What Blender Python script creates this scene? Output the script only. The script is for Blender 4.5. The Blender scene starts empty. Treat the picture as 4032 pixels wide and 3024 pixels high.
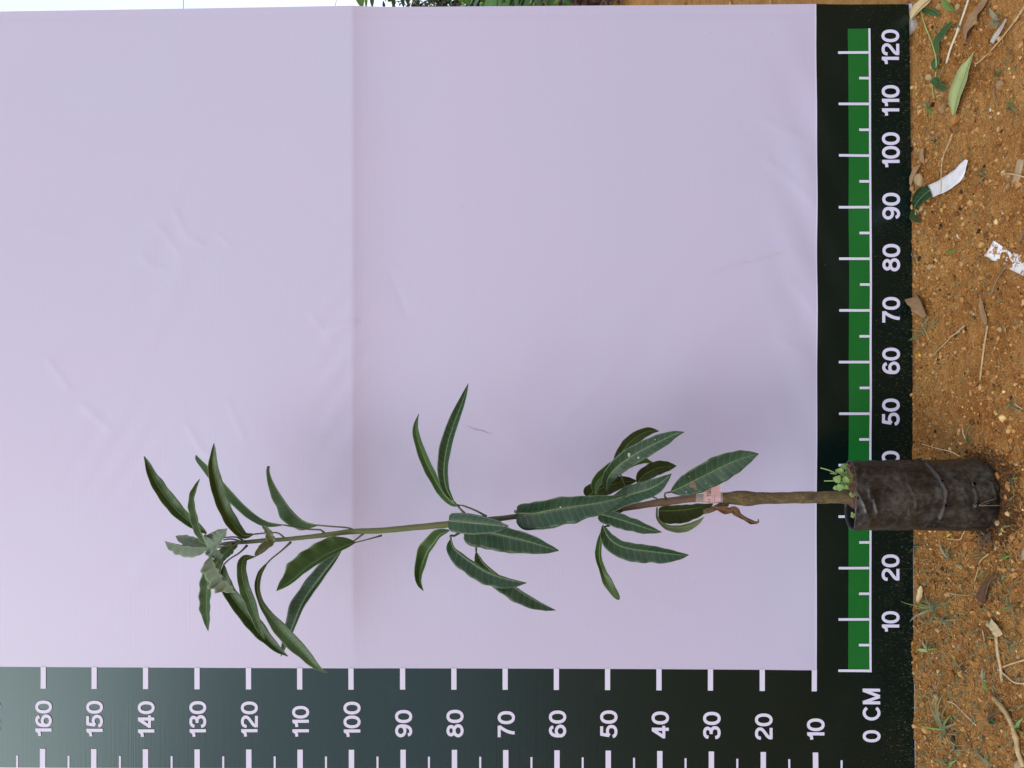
import bpy, bmesh, math, random
import numpy as np
from mathutils import Vector, Matrix, noise
random.seed(7)
sc = bpy.context.scene
COL = sc.collection

# ------------------------------------------------------------------ camera, sky, sun, exposure
F, ZC, DB = 2994.0, 0.78, 1.48          # focal length in photo pixels, camera height, camera-to-banner distance
cam_d = bpy.data.cameras.new('camera'); cam = bpy.data.objects.new('camera', cam_d); COL.objects.link(cam)
cam_d.sensor_fit = 'HORIZONTAL'; cam_d.angle = 2*math.atan(2016/F); cam_d.clip_start = 0.02; cam_d.clip_end = 400
cam.matrix_world = Matrix(((0, 1, 0, 0), (0, 0, -1, -DB), (-1, 0, 0, ZC), (0, 0, 0, 1)))   # phone held sideways
sc.camera = cam
SUN_EL, SUN_AZ = 40.0, 208.0            # degrees; azimuth from +Y, clockwise: a veiled sun behind the camera, to its left
w = bpy.data.worlds.new('World'); sc.world = w; w.use_nodes = True
nt = w.node_tree; bg = nt.nodes['Background']
sky = nt.nodes.new('ShaderNodeTexSky'); sky.sky_type = 'NISHITA'; sky.sun_disc = False
sky.sun_elevation = math.radians(SUN_EL); sky.sun_rotation = math.radians(SUN_AZ)
sky.air_density = 1.0; sky.dust_density = 2.0; sky.ozone_density = 1.0
hsv = nt.nodes.new('ShaderNodeHueSaturation'); hsv.inputs['Saturation'].default_value = 0.5
veil = nt.nodes.new('ShaderNodeMix'); veil.data_type = 'RGBA'          # an even veil of white cloud over the clear sky
veil.inputs[0].default_value = 0.70; veil.inputs[7].default_value = (8.0, 9.0, 10.6, 1)
nt.links.new(sky.outputs[0], hsv.inputs['Color']); nt.links.new(hsv.outputs[0], veil.inputs[6]); nt.links.new(veil.outputs[2], bg.inputs['Color'])
bg.inputs['Strength'].default_value = 0.15
sun_d = bpy.data.lights.new('sun', 'SUN'); sun_d.energy = 1.35; sun_d.angle = math.radians(30); sun_d.color = (1, 0.96, 0.90)
sun = bpy.data.objects.new('sun', sun_d); COL.objects.link(sun)
el, az = math.radians(SUN_EL), math.radians(SUN_AZ)
sdir = Vector((math.sin(az)*math.cos(el), math.cos(az)*math.cos(el), math.sin(el)))
sun.rotation_euler = (-sdir).to_track_quat('-Z', 'Y').to_euler()
sc.view_settings.view_transform = 'Standard'; sc.view_settings.look = 'None'
sc.view_settings.exposure = 0.0; sc.view_settings.gamma = 1.0

# ------------------------------------------------------------------ measuring helpers
def P(u, v, d):
    "point at distance d in front of the camera seen at photo pixel (u, v)"
    return Vector(((1512-v)*d/F, d-DB, ZC-(u-2016)*d/F))
LEAN = math.radians(0.5)
def BP(u, v):
    "banner plane: (x across, s up the sheet) of a print seen at (u, v)"
    k = (u-2016)/F
    s = (ZC-DB*k)/(math.cos(LEAN)+k*math.sin(LEAN))
    return ((1512-v)*(DB+s*math.sin(LEAN))/F, s)
def zoomer(u0, v0, k):
    return lambda x, y: (u0+x/k, v0+y/k)
Z1 = zoomer(500, 1650, 1.58); Z2 = zoomer(1500, 1450, 1.659); Z3 = zoomer(2200, 1600, 1.952); Z4 = zoomer(3150, 1700, 2.508)
Z5 = zoomer(3500, 0, 2.0737); Z6 = zoomer(3500, 700, 2.0737); Z7 = zoomer(3500, 1400, 2.0737); Z8 = zoomer(3400, 2150, 1.898)
Z9 = zoomer(3650, 2600, 3.914); Z0 = zoomer(3700, 0, 5.027)

def nz(x, y, z=0.0): return noise.noise(Vector((x, y, z)))
def gh(x, y):
    "height of the soil"
    a = 0.010*nz(x*3.1, y*3.1, 1.7)+0.0045*nz(x*11, y*11, 4.2)
    near = math.exp(-max(0, abs(y+0.2)-0.5)*1.2)
    a += near*(0.0058*nz(x*26, y*26, 9)+0.0055*abs(nz(x*60, y*60, 3))*(0.5+0.8*max(0, nz(x*7, y*7, 21)+.3))+0.0026*nz(x*150, y*150, 6)-0.0030*abs(nz(x*95+4, y*95, 15)))
    a += 0.006*math.exp(-((y-0.03)/0.05)**2)*(0.4+nz(x*6, 0, 8))      # soil heaped along the banner foot
    r = math.hypot(x, y)
    if r > 3: a += min((r-3)*0.03, 0.5)*nz(x*0.25, y*0.25, 5)
    return a-0.004
def G(u, v, h=0.0):
    d = ZC*F/max(u-2016, 60)
    for _ in range(2):
        p = P(u, v, d); d = (ZC-gh(p.x, p.y)-h)*F/(u-2016)
    return P(u, v, d)

def GZ(u, v, z):
    return P(u, v, (ZC-z)*F/(u-2016))

def cr(pts, n):
    "Catmull-Rom through pts, n samples"
    pts = [np.array(p, float) for p in pts]
    if len(pts) == 2: pts = [pts[0], (pts[0]+pts[1])/2, pts[1]]
    seg = [0.0]
    for a, b in zip(pts, pts[1:]): seg.append(seg[-1]+max(np.linalg.norm((b-a)[:2]), 1e-6))
    L = seg[-1]; ext = [2*pts[0]-pts[1]]+pts+[2*pts[-1]-pts[-2]]; out = []
    for i in range(n):
        s = L*i/(n-1); k = 0
        while k < len(pts)-2 and s > seg[k+1]: k += 1
        t = (s-seg[k])/(seg[k+1]-seg[k]); p0, p1, p2, p3 = ext[k:k+4]
        out.append(0.5*((2*p1)+(-p0+p2)*t+(2*p0-5*p1+4*p2-p3)*t*t+(-p0+3*p1-3*p2+p3)*t**3))
    return out
def lerp_tab(tab, t):
    for a, b in zip(tab, tab[1:]):
        if t <= b[0]:
            k = (t-a[0])/max(b[0]-a[0], 1e-9)
            return [x+(y-x)*k for x, y in zip(a[1:], b[1:])]
    return list(tab[-1][1:])

# ------------------------------------------------------------------ object helpers
def root_loc(o):
    while o.parent: o = o.parent
    return Vector(o.location)
def mk(name, verts, faces, mats, parent=None, smooth=True, loc=None, uvs=None, label=None, cat=None, group=None, kind=None, solid=0):
    if parent is not None: off = root_loc(parent)
    elif loc is not None: off = Vector(loc)
    else:
        a = np.array([tuple(v) for v in verts]); off = Vector((a[:, 0].mean(), a[:, 1].mean(), a[:, 2].min()))
    me = bpy.data.meshes.new(name)
    me.from_pydata([tuple(Vector(v)-off) for v in verts], [], faces)
    for m in (mats if isinstance(mats, (list, tuple)) else [mats]): me.materials.append(m)
    if uvs is not None:
        ul = me.uv_layers.new(name='UVMap')
        idx = np.empty(len(me.loops), np.int32); me.loops.foreach_get('vertex_index', idx)
        ul.data.foreach_set('uv', np.array(uvs, np.float32)[idx].ravel())
    if smooth: me.polygons.foreach_set('use_smooth', [True]*len(me.polygons))
    me.update()
    o = bpy.data.objects.new(name, me); COL.objects.link(o)
    if parent is not None: o.parent = parent
    else: o.location = off
    if solid:
        md = o.modifiers.new('thickness', 'SOLIDIFY'); md.thickness = solid; md.offset = -1; md.use_rim = True
        md.material_offset = 1 if len(me.materials) > 1 else 0
    tag(o, label, cat, group, kind)
    return o
def tag(o, label=None, cat=None, group=None, kind=None):
    if label: o['label'] = label
    if cat: o['category'] = cat
    if group: o['group'] = group
    if kind: o['kind'] = kind
    return o
def thing(name, loc, label, cat, group=None):
    o = bpy.data.objects.new(name, None); COL.objects.link(o); o.location = loc; o.empty_display_size = 0.05
    return tag(o, label, cat, group)

def tube_geo(pts, radii, sides=6, cap=True, rough=0.0, seed=0):
    pts = [Vector(p) for p in pts]; n = len(pts); V = []; Fc = []
    if len(radii) != n:
        radii = [lerp_tab([(i/(len(radii)-1), r) for i, r in enumerate(radii)], k/(n-1))[0] for k in range(n)]
    up = Vector((0, 1, 0.1)); 
    for i, p in enumerate(pts):
        t = (pts[min(i+1, n-1)]-pts[max(i-1, 0)])
        t = t.normalized() if t.length > 0 else Vector((0, 0, 1))
        a = t.cross(up)
        if a.length < 1e-4: a = t.cross(Vector((1, 0, 0)))
        a.normalize(); b = a.cross(t)
        for j in range(sides):
            th = 2*math.pi*j/sides; r = radii[i]
            if rough: r *= 1+rough*nz(p.x*60+math.cos(th)*1.3+seed, p.z*60+math.sin(th)*1.3, seed)
            V.append(p+(a*math.cos(th)+b*math.sin(th))*r)
    for i in range(n-1):
        for j in range(sides):
            k = (j+1) % sides
            Fc.append((i*sides+j, i*sides+k, (i+1)*sides+k, (i+1)*sides+j))
    if cap: Fc.append(tuple(range(sides-1, -1, -1))); Fc.append(tuple((n-1)*sides+j for j in range(sides)))
    return V, Fc
def tube(name, pts, radii, mat, parent=None, sides=6, n=None, **kw):
    rough = kw.pop('rough', 0); 
    if n: pts = [Vector(p) for p in cr([tuple(p) for p in pts], n)]
    V, Fc = tube_geo(pts, radii, sides, rough=rough)
    return mk(name, V, Fc, mat, parent, **kw)
def merge(parts):
    V, Fc = [], []
    for v, f in parts:
        o = len(V); V += list(v); Fc += [tuple(i+o for i in q) for q in f]
    return V, Fc

# ------------------------------------------------------------------ materials
def mat(name):
    m = bpy.data.materials.new(name); m.use_nodes = True
    t = m.node_tree; return m, t, t.nodes['Principled BSDF']
def nd(t, typ, **kw):
    n = t.nodes.new(typ)
    for k, v in kw.items():
        if hasattr(n, k): setattr(n, k, v)
        else: n.inputs[k].default_value = v
    return n
def mixc(t, fac, a, b, mode='MIX'):
    n = t.nodes.new('ShaderNodeMix'); n.data_type = 'RGBA'; n.blend_type = mode
    for sock, val in ((0, fac), (6, a), (7, b)):
        if hasattr(val, 'is_linked') or hasattr(val, 'links'): t.links.new(val, n.inputs[sock])
        elif sock == 0: n.inputs[0].default_value = val
        else: n.inputs[sock].default_value = (*val, 1)
    return n.outputs[2]
def ramp(t, src, lo, hi, a=(0, 0, 0), b=(1, 1, 1)):
    n = t.nodes.new('ShaderNodeValToRGB'); e = n.color_ramp.elements
    e[0].position = lo; e[0].color = (*a, 1); e[1].position = hi; e[1].color = (*b, 1)
    t.links.new(src, n.inputs[0]); return n.outputs[0]
def math_n(t, op, a, b=None):
    n = t.nodes.new('ShaderNodeMath'); n.operation = op
    for i, x in enumerate((a, b)):
        if x is None: continue
        if isinstance(x, (int, float)): n.inputs[i].default_value = x
        else: t.links.new(x, n.inputs[i])
    return n.outputs[0]
def coord(t, out='Object', scale=(1, 1, 1)):
    tc = t.nodes.new('ShaderNodeTexCoord'); mp = t.nodes.new('ShaderNodeMapping')
    mp.inputs['Scale'].default_value = scale; t.links.new(tc.outputs[out], mp.inputs[0]); return mp.outputs[0]
def noise_n(t, vec, scale, detail=4, rough=0.55):
    n = t.nodes.new('ShaderNodeTexNoise'); n.inputs['Scale'].default_value = scale
    n.inputs['Detail'].default_value = detail; n.inputs['Roughness'].default_value = rough
    t.links.new(vec, n.inputs['Vector']); return n.outputs[0]
def bump(t, b, height, strength, dist):
    n = t.nodes.new('ShaderNodeBump'); n.inputs['Strength'].default_value = strength; n.inputs['Distance'].default_value = dist
    t.links.new(height, n.inputs['Height']); t.links.new(n.outputs[0], b.inputs['Normal']); return n

def simple(name, c1, c2=None, scale=60, rough=0.6, bmp=0.3, dist=0.001, spec=0.5, lo=0.35, hi=0.65, stretch=(1, 1, 1), transl=0):
    m, t, b = mat(name); b.inputs['Roughness'].default_value = rough; b.inputs['Specular IOR Level'].default_value = spec
    vec = coord(t, 'Object', stretch); nn = noise_n(t, vec, scale)
    c2 = c2 or tuple(x*0.7 for x in c1)
    col = mixc(t, ramp(t, nn, lo, hi), c1, c2); t.links.new(col, b.inputs['Base Color'])
    bump(t, b, nn, bmp, dist)
    if transl: add_transl(t, b, col, transl)
    return m
def add_transl(t, b, col, f):
    tr = t.nodes.new('ShaderNodeBsdfTranslucent'); t.links.new(col, tr.inputs[0])
    mx = t.nodes.new('ShaderNodeMixShader'); mx.inputs[0].default_value = f
    out = t.nodes['Material Output']
    t.links.new(b.outputs[0], mx.inputs[1]); t.links.new(tr.outputs[0], mx.inputs[2]); t.links.new(mx.outputs[0], out.inputs[0])

def leaf_mat(name, c1, c2, vein, margin, rough=0.38, veinf=0.35, transl=0.08, dust=0.0, spec=0.33):
    m, t, b = mat(name); b.inputs['Roughness'].default_value = rough; b.inputs['Specular IOR Level'].default_value = spec
    uv = t.nodes.new('ShaderNodeUVMap'); uv.uv_map = 'UVMap'
    sp = t.nodes.new('ShaderNodeSeparateXYZ'); t.links.new(uv.outputs[0], sp.inputs[0])
    s = math_n(t, 'ABSOLUTE', math_n(t, 'SUBTRACT', sp.outputs[1], 0.5)); s = math_n(t, 'MULTIPLY', s, 2.0)
    ob = coord(t, 'Object'); n1 = noise_n(t, ob, 35, 4); n2 = noise_n(t, ob, 160, 3)
    wob = math_n(t, 'MULTIPLY', math_n(t, 'SUBTRACT', n1, 0.5), 0.5)
    ph = math_n(t, 'ADD', math_n(t, 'SUBTRACT', math_n(t, 'MULTIPLY', sp.outputs[0], 0.98), math_n(t, 'MULTIPLY', math_n(t, 'POWER', s, 1.3), 0.75)), wob)
    saw = math_n(t, 'ABSOLUTE', math_n(t, 'SUBTRACT', math_n(t, 'FRACT', ph), 0.5))          # 0 on a vein
    line = ramp(t, saw, 0.01, 0.065, (1, 1, 1), (0, 0, 0))
    pil = ramp(t, saw, 0.0, 0.5)
    base = mixc(t, ramp(t, n1, 0.3, 0.7), c1, c2)
    base = mixc(t, math_n(t, 'MULTIPLY', ramp(t, n2, 0.6, 0.75), 0.15), base, vein)
    oi = t.nodes.new('ShaderNodeObjectInfo')
    base = mixc(t, math_n(t, 'MULTIPLY', oi.outputs['Random'], 0.45), base, tuple(x*y for x, y in zip(c1, (1.7, 1.25, 0.9))))
    if dust: base = mixc(t, math_n(t, 'MULTIPLY', ramp(t, noise_n(t, ob, 20, 6, 0.7), 0.45, 0.75), dust), base, (0.25, 0.25, 0.2))
    col = mixc(t, math_n(t, 'MULTIPLY', line, veinf), base, vein)
    mg = ramp(t, s, 0.93, 0.985); col = mixc(t, math_n(t, 'MULTIPLY', mg, 0.8), col, margin)
    t.links.new(col, b.inputs['Base Color'])
    hh = math_n(t, 'ADD', math_n(t, 'MULTIPLY', pil, 1.0), math_n(t, 'MULTIPLY', n2, 0.25))
    bump(t, b, hh, 0.14, 0.0006)
    add_transl(t, b, col, transl)
    return m
M = {}
M['leaf'] = leaf_mat('mature_leaf', (0.010, 0.036, 0.016), (0.018, 0.052, 0.020), (0.10, 0.165, 0.07), (0.09, 0.14, 0.05), 0.36, 0.50, dust=0.08)
M['leaf_top'] = leaf_mat('upper_leaf', (0.030, 0.076, 0.024), (0.050, 0.100, 0.030), (0.12, 0.19, 0.08), (0.22, 0.30, 0.12), 0.40, 0.30)
M['leaf_grey'] = leaf_mat('young_leaf', (0.105, 0.150, 0.102), (0.145, 0.190, 0.125), (0.20, 0.25, 0.15), (0.28, 0.36, 0.17), 0.38, 0.34)
M['leaf_under'] = leaf_mat('leaf_underside', (0.065, 0.110, 0.048), (0.085, 0.130, 0.052), (0.16, 0.20, 0.10), (0.2, 0.25, 0.1), 0.55, 0.35)
M['leaf_olive'] = leaf_mat('olive_leaf', (0.026, 0.050, 0.016), (0.040, 0.066, 0.020), (0.11, 0.15, 0.055), (0.12, 0.16, 0.05), 0.5, 0.30)
M['leaf_dead'] = leaf_mat('dead_leaf', (0.055, 0.026, 0.012), (0.13, 0.065, 0.028), (0.05, 0.022, 0.01), (0.18, 0.11, 0.05), 0.6, 0.3)
M['leaf_fallen'] = leaf_mat('fallen_leaf', (0.30, 0.36, 0.14), (0.36, 0.38, 0.16), (0.24, 0.30, 0.10), (0.40, 0.42, 0.2), 0.5, 0.4)
M['leaf_dry'] = leaf_mat('dry_leaf', (0.26, 0.18, 0.10), (0.17, 0.105, 0.06), (0.12, 0.07, 0.04), (0.3, 0.2, 0.12), 0.65, 0.4)
M['leaf_pale'] = leaf_mat('bleached_leaf', (0.55, 0.48, 0.30), (0.42, 0.36, 0.20), (0.3, 0.24, 0.14), (0.5, 0.45, 0.3), 0.65, 0.3)
M['leaf_weed'] = leaf_mat('weed_leaf', (0.13, 0.25, 0.065), (0.19, 0.31, 0.09), (0.33, 0.45, 0.2), (0.3, 0.42, 0.15), 0.35, 0.2, transl=0.2)
M['leaf_fresh'] = leaf_mat('fresh_leaf', (0.09, 0.20, 0.03), (0.14, 0.26, 0.04), (0.22, 0.32, 0.08), (0.25, 0.35, 0.1), 0.38, 0.3, transl=0.2)
M['midrib'] = simple('midrib', (0.155, 0.235, 0.045), (0.11, 0.165, 0.04), 40, 0.45, 0.1)
M['midrib_dry'] = simple('dry_midrib', (0.26, 0.15, 0.07), None, 40, 0.6, 0.1)
M['spot_yellow'] = simple('yellowed_spot', (0.17, 0.20, 0.03), (0.10, 0.13, 0.03), 200, 0.5, 0.1)
M['spot_white'] = simple('pale_residue', (0.42, 0.46, 0.42), (0.16, 0.22, 0.16), 300, 0.3, 0.2)
M['leaf_dead_flat'] = simple('brown_blemish', (0.15, 0.085, 0.05), (0.09, 0.05, 0.03), 200, 0.6, 0.2)
M['smear'] = simple('tan_smear', (0.49, 0.43, 0.50), (0.49, 0.455, 0.57), 60, 0.5, 0.1)
M['smear_faint'] = simple('faint_smear', (0.50, 0.455, 0.575), (0.49, 0.465, 0.61), 60, 0.5, 0.1)
M['smear_dark'] = simple('mud_thread', (0.34, 0.26, 0.24), (0.44, 0.38, 0.44), 150, 0.6, 0.1)
M['petiole'] = simple('petiole', (0.075, 0.092, 0.038), (0.045, 0.055, 0.030), 50, 0.5, 0.2)
M['straw'] = simple('straw', (0.50, 0.36, 0.18), (0.36, 0.23, 0.10), 90, 0.6, 0.4, stretch=(1, 1, 1))
M['straw_white'] = simple('pale_straw', (0.66, 0.58, 0.40), (0.52, 0.43, 0.27), 90, 0.55, 0.3)
M['twig'] = simple('twig', (0.24, 0.15, 0.075), (0.15, 0.09, 0.05), 120, 0.75, 0.5)
M['root'] = simple('root', (0.085, 0.055, 0.035), (0.14, 0.09, 0.05), 150, 0.8, 0.5)
M['rootlet'] = simple('rootlet', (0.19, 0.075, 0.04), (0.28, 0.15, 0.08), 200, 0.8, 0.3)
M['vine'] = simple('vine_stem', (0.34, 0.42, 0.10), (0.28, 0.32, 0.09), 60, 0.45, 0.1)
M['grass'] = simple('grass', (0.095, 0.115, 0.035), (0.165, 0.17, 0.065), 30, 0.5, 0.1, transl=0.15)
M['grass_fresh'] = simple('fresh_grass', (0.10, 0.22, 0.035), (0.15, 0.27, 0.05), 30, 0.5, 0.1, transl=0.15)
M['grass_grey'] = simple('greyish_grass', (0.22, 0.21, 0.12), (0.15, 0.155, 0.08), 40, 0.55, 0.1, transl=0.1)
M['stone_tan'] = simple('tan_stone', (0.46, 0.28, 0.12), (0.36, 0.19, 0.07), 120, 0.85, 0.8, 0.002)
M['stone_pale'] = simple('pale_stone', (0.56, 0.40, 0.20), (0.42, 0.27, 0.12), 120, 0.85, 0.8, 0.002)
M['stone_red'] = simple('reddish_stone', (0.36, 0.15, 0.07), (0.42, 0.22, 0.10), 90, 0.85, 0.8, 0.002)
M['stone_orange'] = simple('orange_stone', (0.48, 0.23, 0.05), (0.36, 0.16, 0.04), 90, 0.7, 0.5, 0.002)
M['white_bead'] = simple('white_bead', (0.8, 0.78, 0.72), (0.7, 0.68, 0.6), 90, 0.5, 0.2)
M['red'] = simple('red_bit', (0.55, 0.05, 0.035), (0.42, 0.03, 0.02), 90, 0.5, 0.2)
M['red_light'] = simple('coral_bit', (0.68, 0.15, 0.09), (0.6, 0.1, 0.06), 90, 0.5, 0.2)
M['yellow'] = simple('yellow_bit', (0.68, 0.46, 0.05), (0.6, 0.38, 0.04), 90, 0.5, 0.2)
M['wood'] = simple('weathered_wood', (0.42, 0.29, 0.16), (0.32, 0.21, 0.11), 60, 0.8, 0.6, stretch=(1, 12, 12))
M['board_grey'] = simple('grey_offcut', (0.46, 0.42, 0.36), (0.36, 0.31, 0.25), 40, 0.8, 0.5)
M['paper'] = simple('white_paper', (0.72, 0.70, 0.70), (0.55, 0.50, 0.45), 70, 0.55, 0.35, 0.002, lo=0.45, hi=0.9)
def paper_dirty():
    m, t, b = mat('muddy_paper'); b.inputs['Roughness'].default_value = 0.6
    v = coord(t); n = noise_n(t, v, 90, 5, 0.65)
    t.links.new(mixc(t, ramp(t, n, 0.53, 0.58), (0.75, 0.73, 0.71), (0.36, 0.17, 0.06)), b.inputs['Base Color']); return m
M['paper_dirty'] = paper_dirty()
def ground_mat():
    m, t, b = mat('orange_soil'); b.inputs['Roughness'].default_value = 0.95; b.inputs['Specular IOR Level'].default_value = 0.15
    v = coord(t); a = noise_n(t, v, 6, 5, 0.6); c = noise_n(t, v, 55, 6, 0.65); e = noise_n(t, v, 260, 4, 0.6)
    col = mixc(t, ramp(t, a, 0.35, 0.68), (0.40, 0.155, 0.036), (0.62, 0.310, 0.092))
    col = mixc(t, ramp(t, c, 0.52, 0.72), col, (0.62, 0.34, 0.105))
    col = mixc(t, math_n(t, 'MULTIPLY', ramp(t, c, 0.30, 0.44, (1, 1, 1), (0, 0, 0)), 0.75), col, (0.19, 0.070, 0.016))
    col = mixc(t, ramp(t, e, 0.60, 0.70), col, (0.66, 0.40, 0.14))
    col = mixc(t, math_n(t, 'MULTIPLY', ramp(t, e, 0.30, 0.40, (1, 1, 1), (0, 0, 0)), 0.7), col, (0.16, 0.060, 0.016))
    t.links.new(col, b.inputs['Base Color'])
    h = math_n(t, 'ADD', math_n(t, 'MULTIPLY', c, 1.0), math_n(t, 'MULTIPLY', e, 0.6))
    bump(t, b, h, 1.0, 0.020); return m
M['soil'] = ground_mat()
def crumb_mat():
    m, t, b = mat('soil_crumb'); b.inputs['Roughness'].default_value = 0.9; b.inputs['Specular IOR Level'].default_value = 0.2
    a = t.nodes.new('ShaderNodeAttribute'); a.attribute_name = 'tone'
    n = t.nodes.new('ShaderNodeValToRGB'); cr_ = n.color_ramp
    cr_.elements[0].color = (0.040, 0.022, 0.012, 1); cr_.elements[1].color = (0.72, 0.50, 0.22, 1); cr_.elements[1].position = 1  # darkest end also carries the shade painted round the bag foot
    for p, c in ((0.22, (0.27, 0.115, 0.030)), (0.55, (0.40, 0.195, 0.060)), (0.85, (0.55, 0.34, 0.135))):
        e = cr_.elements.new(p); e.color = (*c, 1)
    t.links.new(a.outputs['Fac'], n.inputs[0]); t.links.new(n.outputs[0], b.inputs['Base Color'])
    bump(t, b, noise_n(t, coord(t), 500, 3), 0.5, 0.001); return m
M['crumb'] = crumb_mat()
def vinyl(name, c, rough, spec, stain=None, weave=1.0, tint=(1, 1, 1)):
    m, t, b = mat(name); b.inputs['Roughness'].default_value = rough; b.inputs['Specular IOR Level'].default_value = spec; b.inputs['Specular Tint'].default_value = (*tint, 1)
    v = coord(t, 'Object'); big = noise_n(t, v, 3.0, 3); 
    warp = noise_n(t, coord(t, 'Object', (160, 1, 5)), 1.0, 2); weft = noise_n(t, coord(t, 'Object', (3.5, 1, 480)), 1.0, 3)
    col = mixc(t, ramp(t, big, 0.35, 0.7), c, tuple(x*y for x, y in zip(c, (1.03, 0.985, 1.0))))
    if stain:
        sp = t.nodes.new('ShaderNodeSeparateXYZ'); t.links.new(v, sp.inputs[0])
        low = ramp(t, sp.outputs[2], 0.0, 0.16, (1, 1, 1), (0, 0, 0))
        spk = noise_n(t, coord(t, 'Object', (1.5, 1, 0.55)), 330, 3, 0.75)
        f = math_n(t, 'MULTIPLY', ramp(t, math_n(t, 'ADD', spk, math_n(t, 'MULTIPLY', low, 0.10)), 0.68, 0.76), 0.40)
        sm = ramp(t, noise_n(t, v, 14, 4, 0.6), 0.62, 0.80)
        f = math_n(t, 'ADD', f, math_n(t, 'MULTIPLY', sm, 0.035))
        col = mixc(t, f, col, stain)
    fl_ = ramp(t, noise_n(t, v, 240, 2, 0.4), 0.76, 0.80)                     # specks of dust and soil
    col = mixc(t, math_n(t, 'MULTIPLY', fl_, 0.30), col, (0.16, 0.12, 0.10))
    t.links.new(col, b.inputs['Base Color'])
    hh = math_n(t, 'ADD', math_n(t, 'MULTIPLY', warp, 0.35), weft)
    hh = math_n(t, 'ADD', hh, math_n(t, 'MULTIPLY', noise_n(t, v, 700, 2), 0.4))
    bump(t, b, hh, 0.32*weave, 0.0006); return m
M['vinyl_white'] = vinyl('lavender_white_vinyl', (0.478, 0.458, 0.612), 0.42, 0.62)
M['vinyl_dark'] = vinyl('dark_green_vinyl', (0.0004, 0.0062, 0.0052), 0.265, 0.52, (0.20, 0.16, 0.07), 0.6, (0.70, 0.94, 0.98))
M['vinyl_green'] = vinyl('bright_green_vinyl', (0.005, 0.125, 0.020), 0.30, 0.45, (0.20, 0.20, 0.08), 0.6)
M['print_white'] = vinyl('white_print', (0.62, 0.605, 0.76), 0.45, 0.35, None, 0.6)
M['backing'] = simple('grey_back', (0.4, 0.4, 0.42), None, 20, 0.7, 0.1)
M['wire'] = simple('cable_rubber', (0.05, 0.05, 0.05), None, 20, 0.6, 0.1)
def bag_mat():
    m, t, b = mat('dusty_black_polythene'); v = coord(t)
    n = noise_n(t, coord(t, 'Object', (1, 1, 0.45)), 28, 6, 0.68); n2 = noise_n(t, v, 160, 5, 0.7); n3 = noise_n(t, coord(t, 'Object', (1, 1, 0.3)), 300, 3)
    dust = math_n(t, 'MULTIPLY', ramp(t, n, 0.40, 0.62), ramp(t, n2, 0.30, 0.66))
    col = mixc(t, math_n(t, 'MULTIPLY', dust, 0.42), (0.007, 0.007, 0.008), (0.130, 0.102, 0.062))
    col = mixc(t, math_n(t, 'MULTIPLY', ramp(t, n3, 0.55, 0.7), 0.3), col, (0.06, 0.05, 0.036))
    t.links.new(col, b.inputs['Base Color'])
    t.links.new(ramp(t, dust, 0.0, 0.6, (0.25,)*3, (0.62,)*3), b.inputs['Roughness'])
    bump(t, b, math_n(t, 'ADD', n, math_n(t, 'MULTIPLY', n2, 0.3)), 0.35, 0.004); return m
M['bag'] = bag_mat()
M['bag_in'] = simple('black_bag_inside', (0.012, 0.012, 0.014), (0.02, 0.02, 0.022), 40, 0.4, 0.2)
M['hole'] = simple('hole_black', (0.004, 0.004, 0.004), None, 40, 0.9, 0, spec=0.0)
M['potsoil'] = simple('potting_soil', (0.13, 0.06, 0.035), (0.065, 0.03, 0.018), 160, 0.95, 1.0, 0.004)
def bark_mat(name, a, b2, c, scale):
    m, t, b = mat(name); b.inputs['Roughness'].default_value = 0.8; v = coord(t, 'Object', (1, 1, 0.5))
    n = noise_n(t, v, scale, 6, 0.65); n2 = noise_n(t, v, scale*4, 4, 0.6)
    col = mixc(t, ramp(t, n, 0.36, 0.64), a, b2); col = mixc(t, ramp(t, n2, 0.56, 0.7), col, c)
    t.links.new(col, b.inputs['Base Color']); bump(t, b, math_n(t, 'ADD', n, n2), 0.7, 0.003); return m
M['bark'] = bark_mat('trunk_bark', (0.165, 0.110, 0.036), (0.055, 0.042, 0.024), (0.27, 0.22, 0.11), 110)
def stem_mat():
    m, t, b = mat('stem_bark'); b.inputs['Roughness'].default_value = 0.6; v = coord(t, 'Object')
    sp = t.nodes.new('ShaderNodeSeparateXYZ'); t.links.new(v, sp.inputs[0]); n = noise_n(t, coord(t, 'Object', (1, 1, 0.4)), 90, 5)
    k = math_n(t, 'ADD', sp.outputs[2], math_n(t, 'MULTIPLY', n, 0.12))
    r = t.nodes.new('ShaderNodeValToRGB'); t.links.new(math_n(t, 'MULTIPLY', k, 0.7), r.inputs[0]); e = r.color_ramp.elements
    e[0].position = 0.36; e[0].color = (0.155, 0.088, 0.055, 1); e[1].position = 0.50; e[1].color = (0.085, 0.065, 0.038, 1)
    for p, c in ((0.58, (0.045, 0.048, 0.026)), (0.66, (0.10, 0.11, 0.030)), (0.80, (0.095, 0.125, 0.032)), (0.92, (0.07, 0.08, 0.036))):
        x = e.new(p); x.color = (*c, 1)
    col = mixc(t, math_n(t, 'MULTIPLY', ramp(t, n, 0.55, 0.7), 0.3), r.outputs[0], (0.05, 0.04, 0.02))
    t.links.new(col, b.inputs['Base Color']); bump(t, b, n, 0.4, 0.002); return m
M['stem'] = stem_mat()
M['pink'] = simple('pink_label', (0.80, 0.40, 0.44), (0.72, 0.33, 0.37), 60, 0.3, 0.1)
M['ink'] = simple('dark_ink', (0.06, 0.03, 0.05), None, 40, 0.5, 0)
def tape_mat():
    m, t, b = mat('clear_tape'); b.inputs['Base Color'].default_value = (0.62, 0.60, 0.60, 1); b.inputs['Roughness'].default_value = 0.18
    b.inputs['Alpha'].default_value = 0.34; bump(t, b, noise_n(t, coord(t), 120, 3), 0.4, 0.002); return m
M['tape'] = tape_mat()
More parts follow.
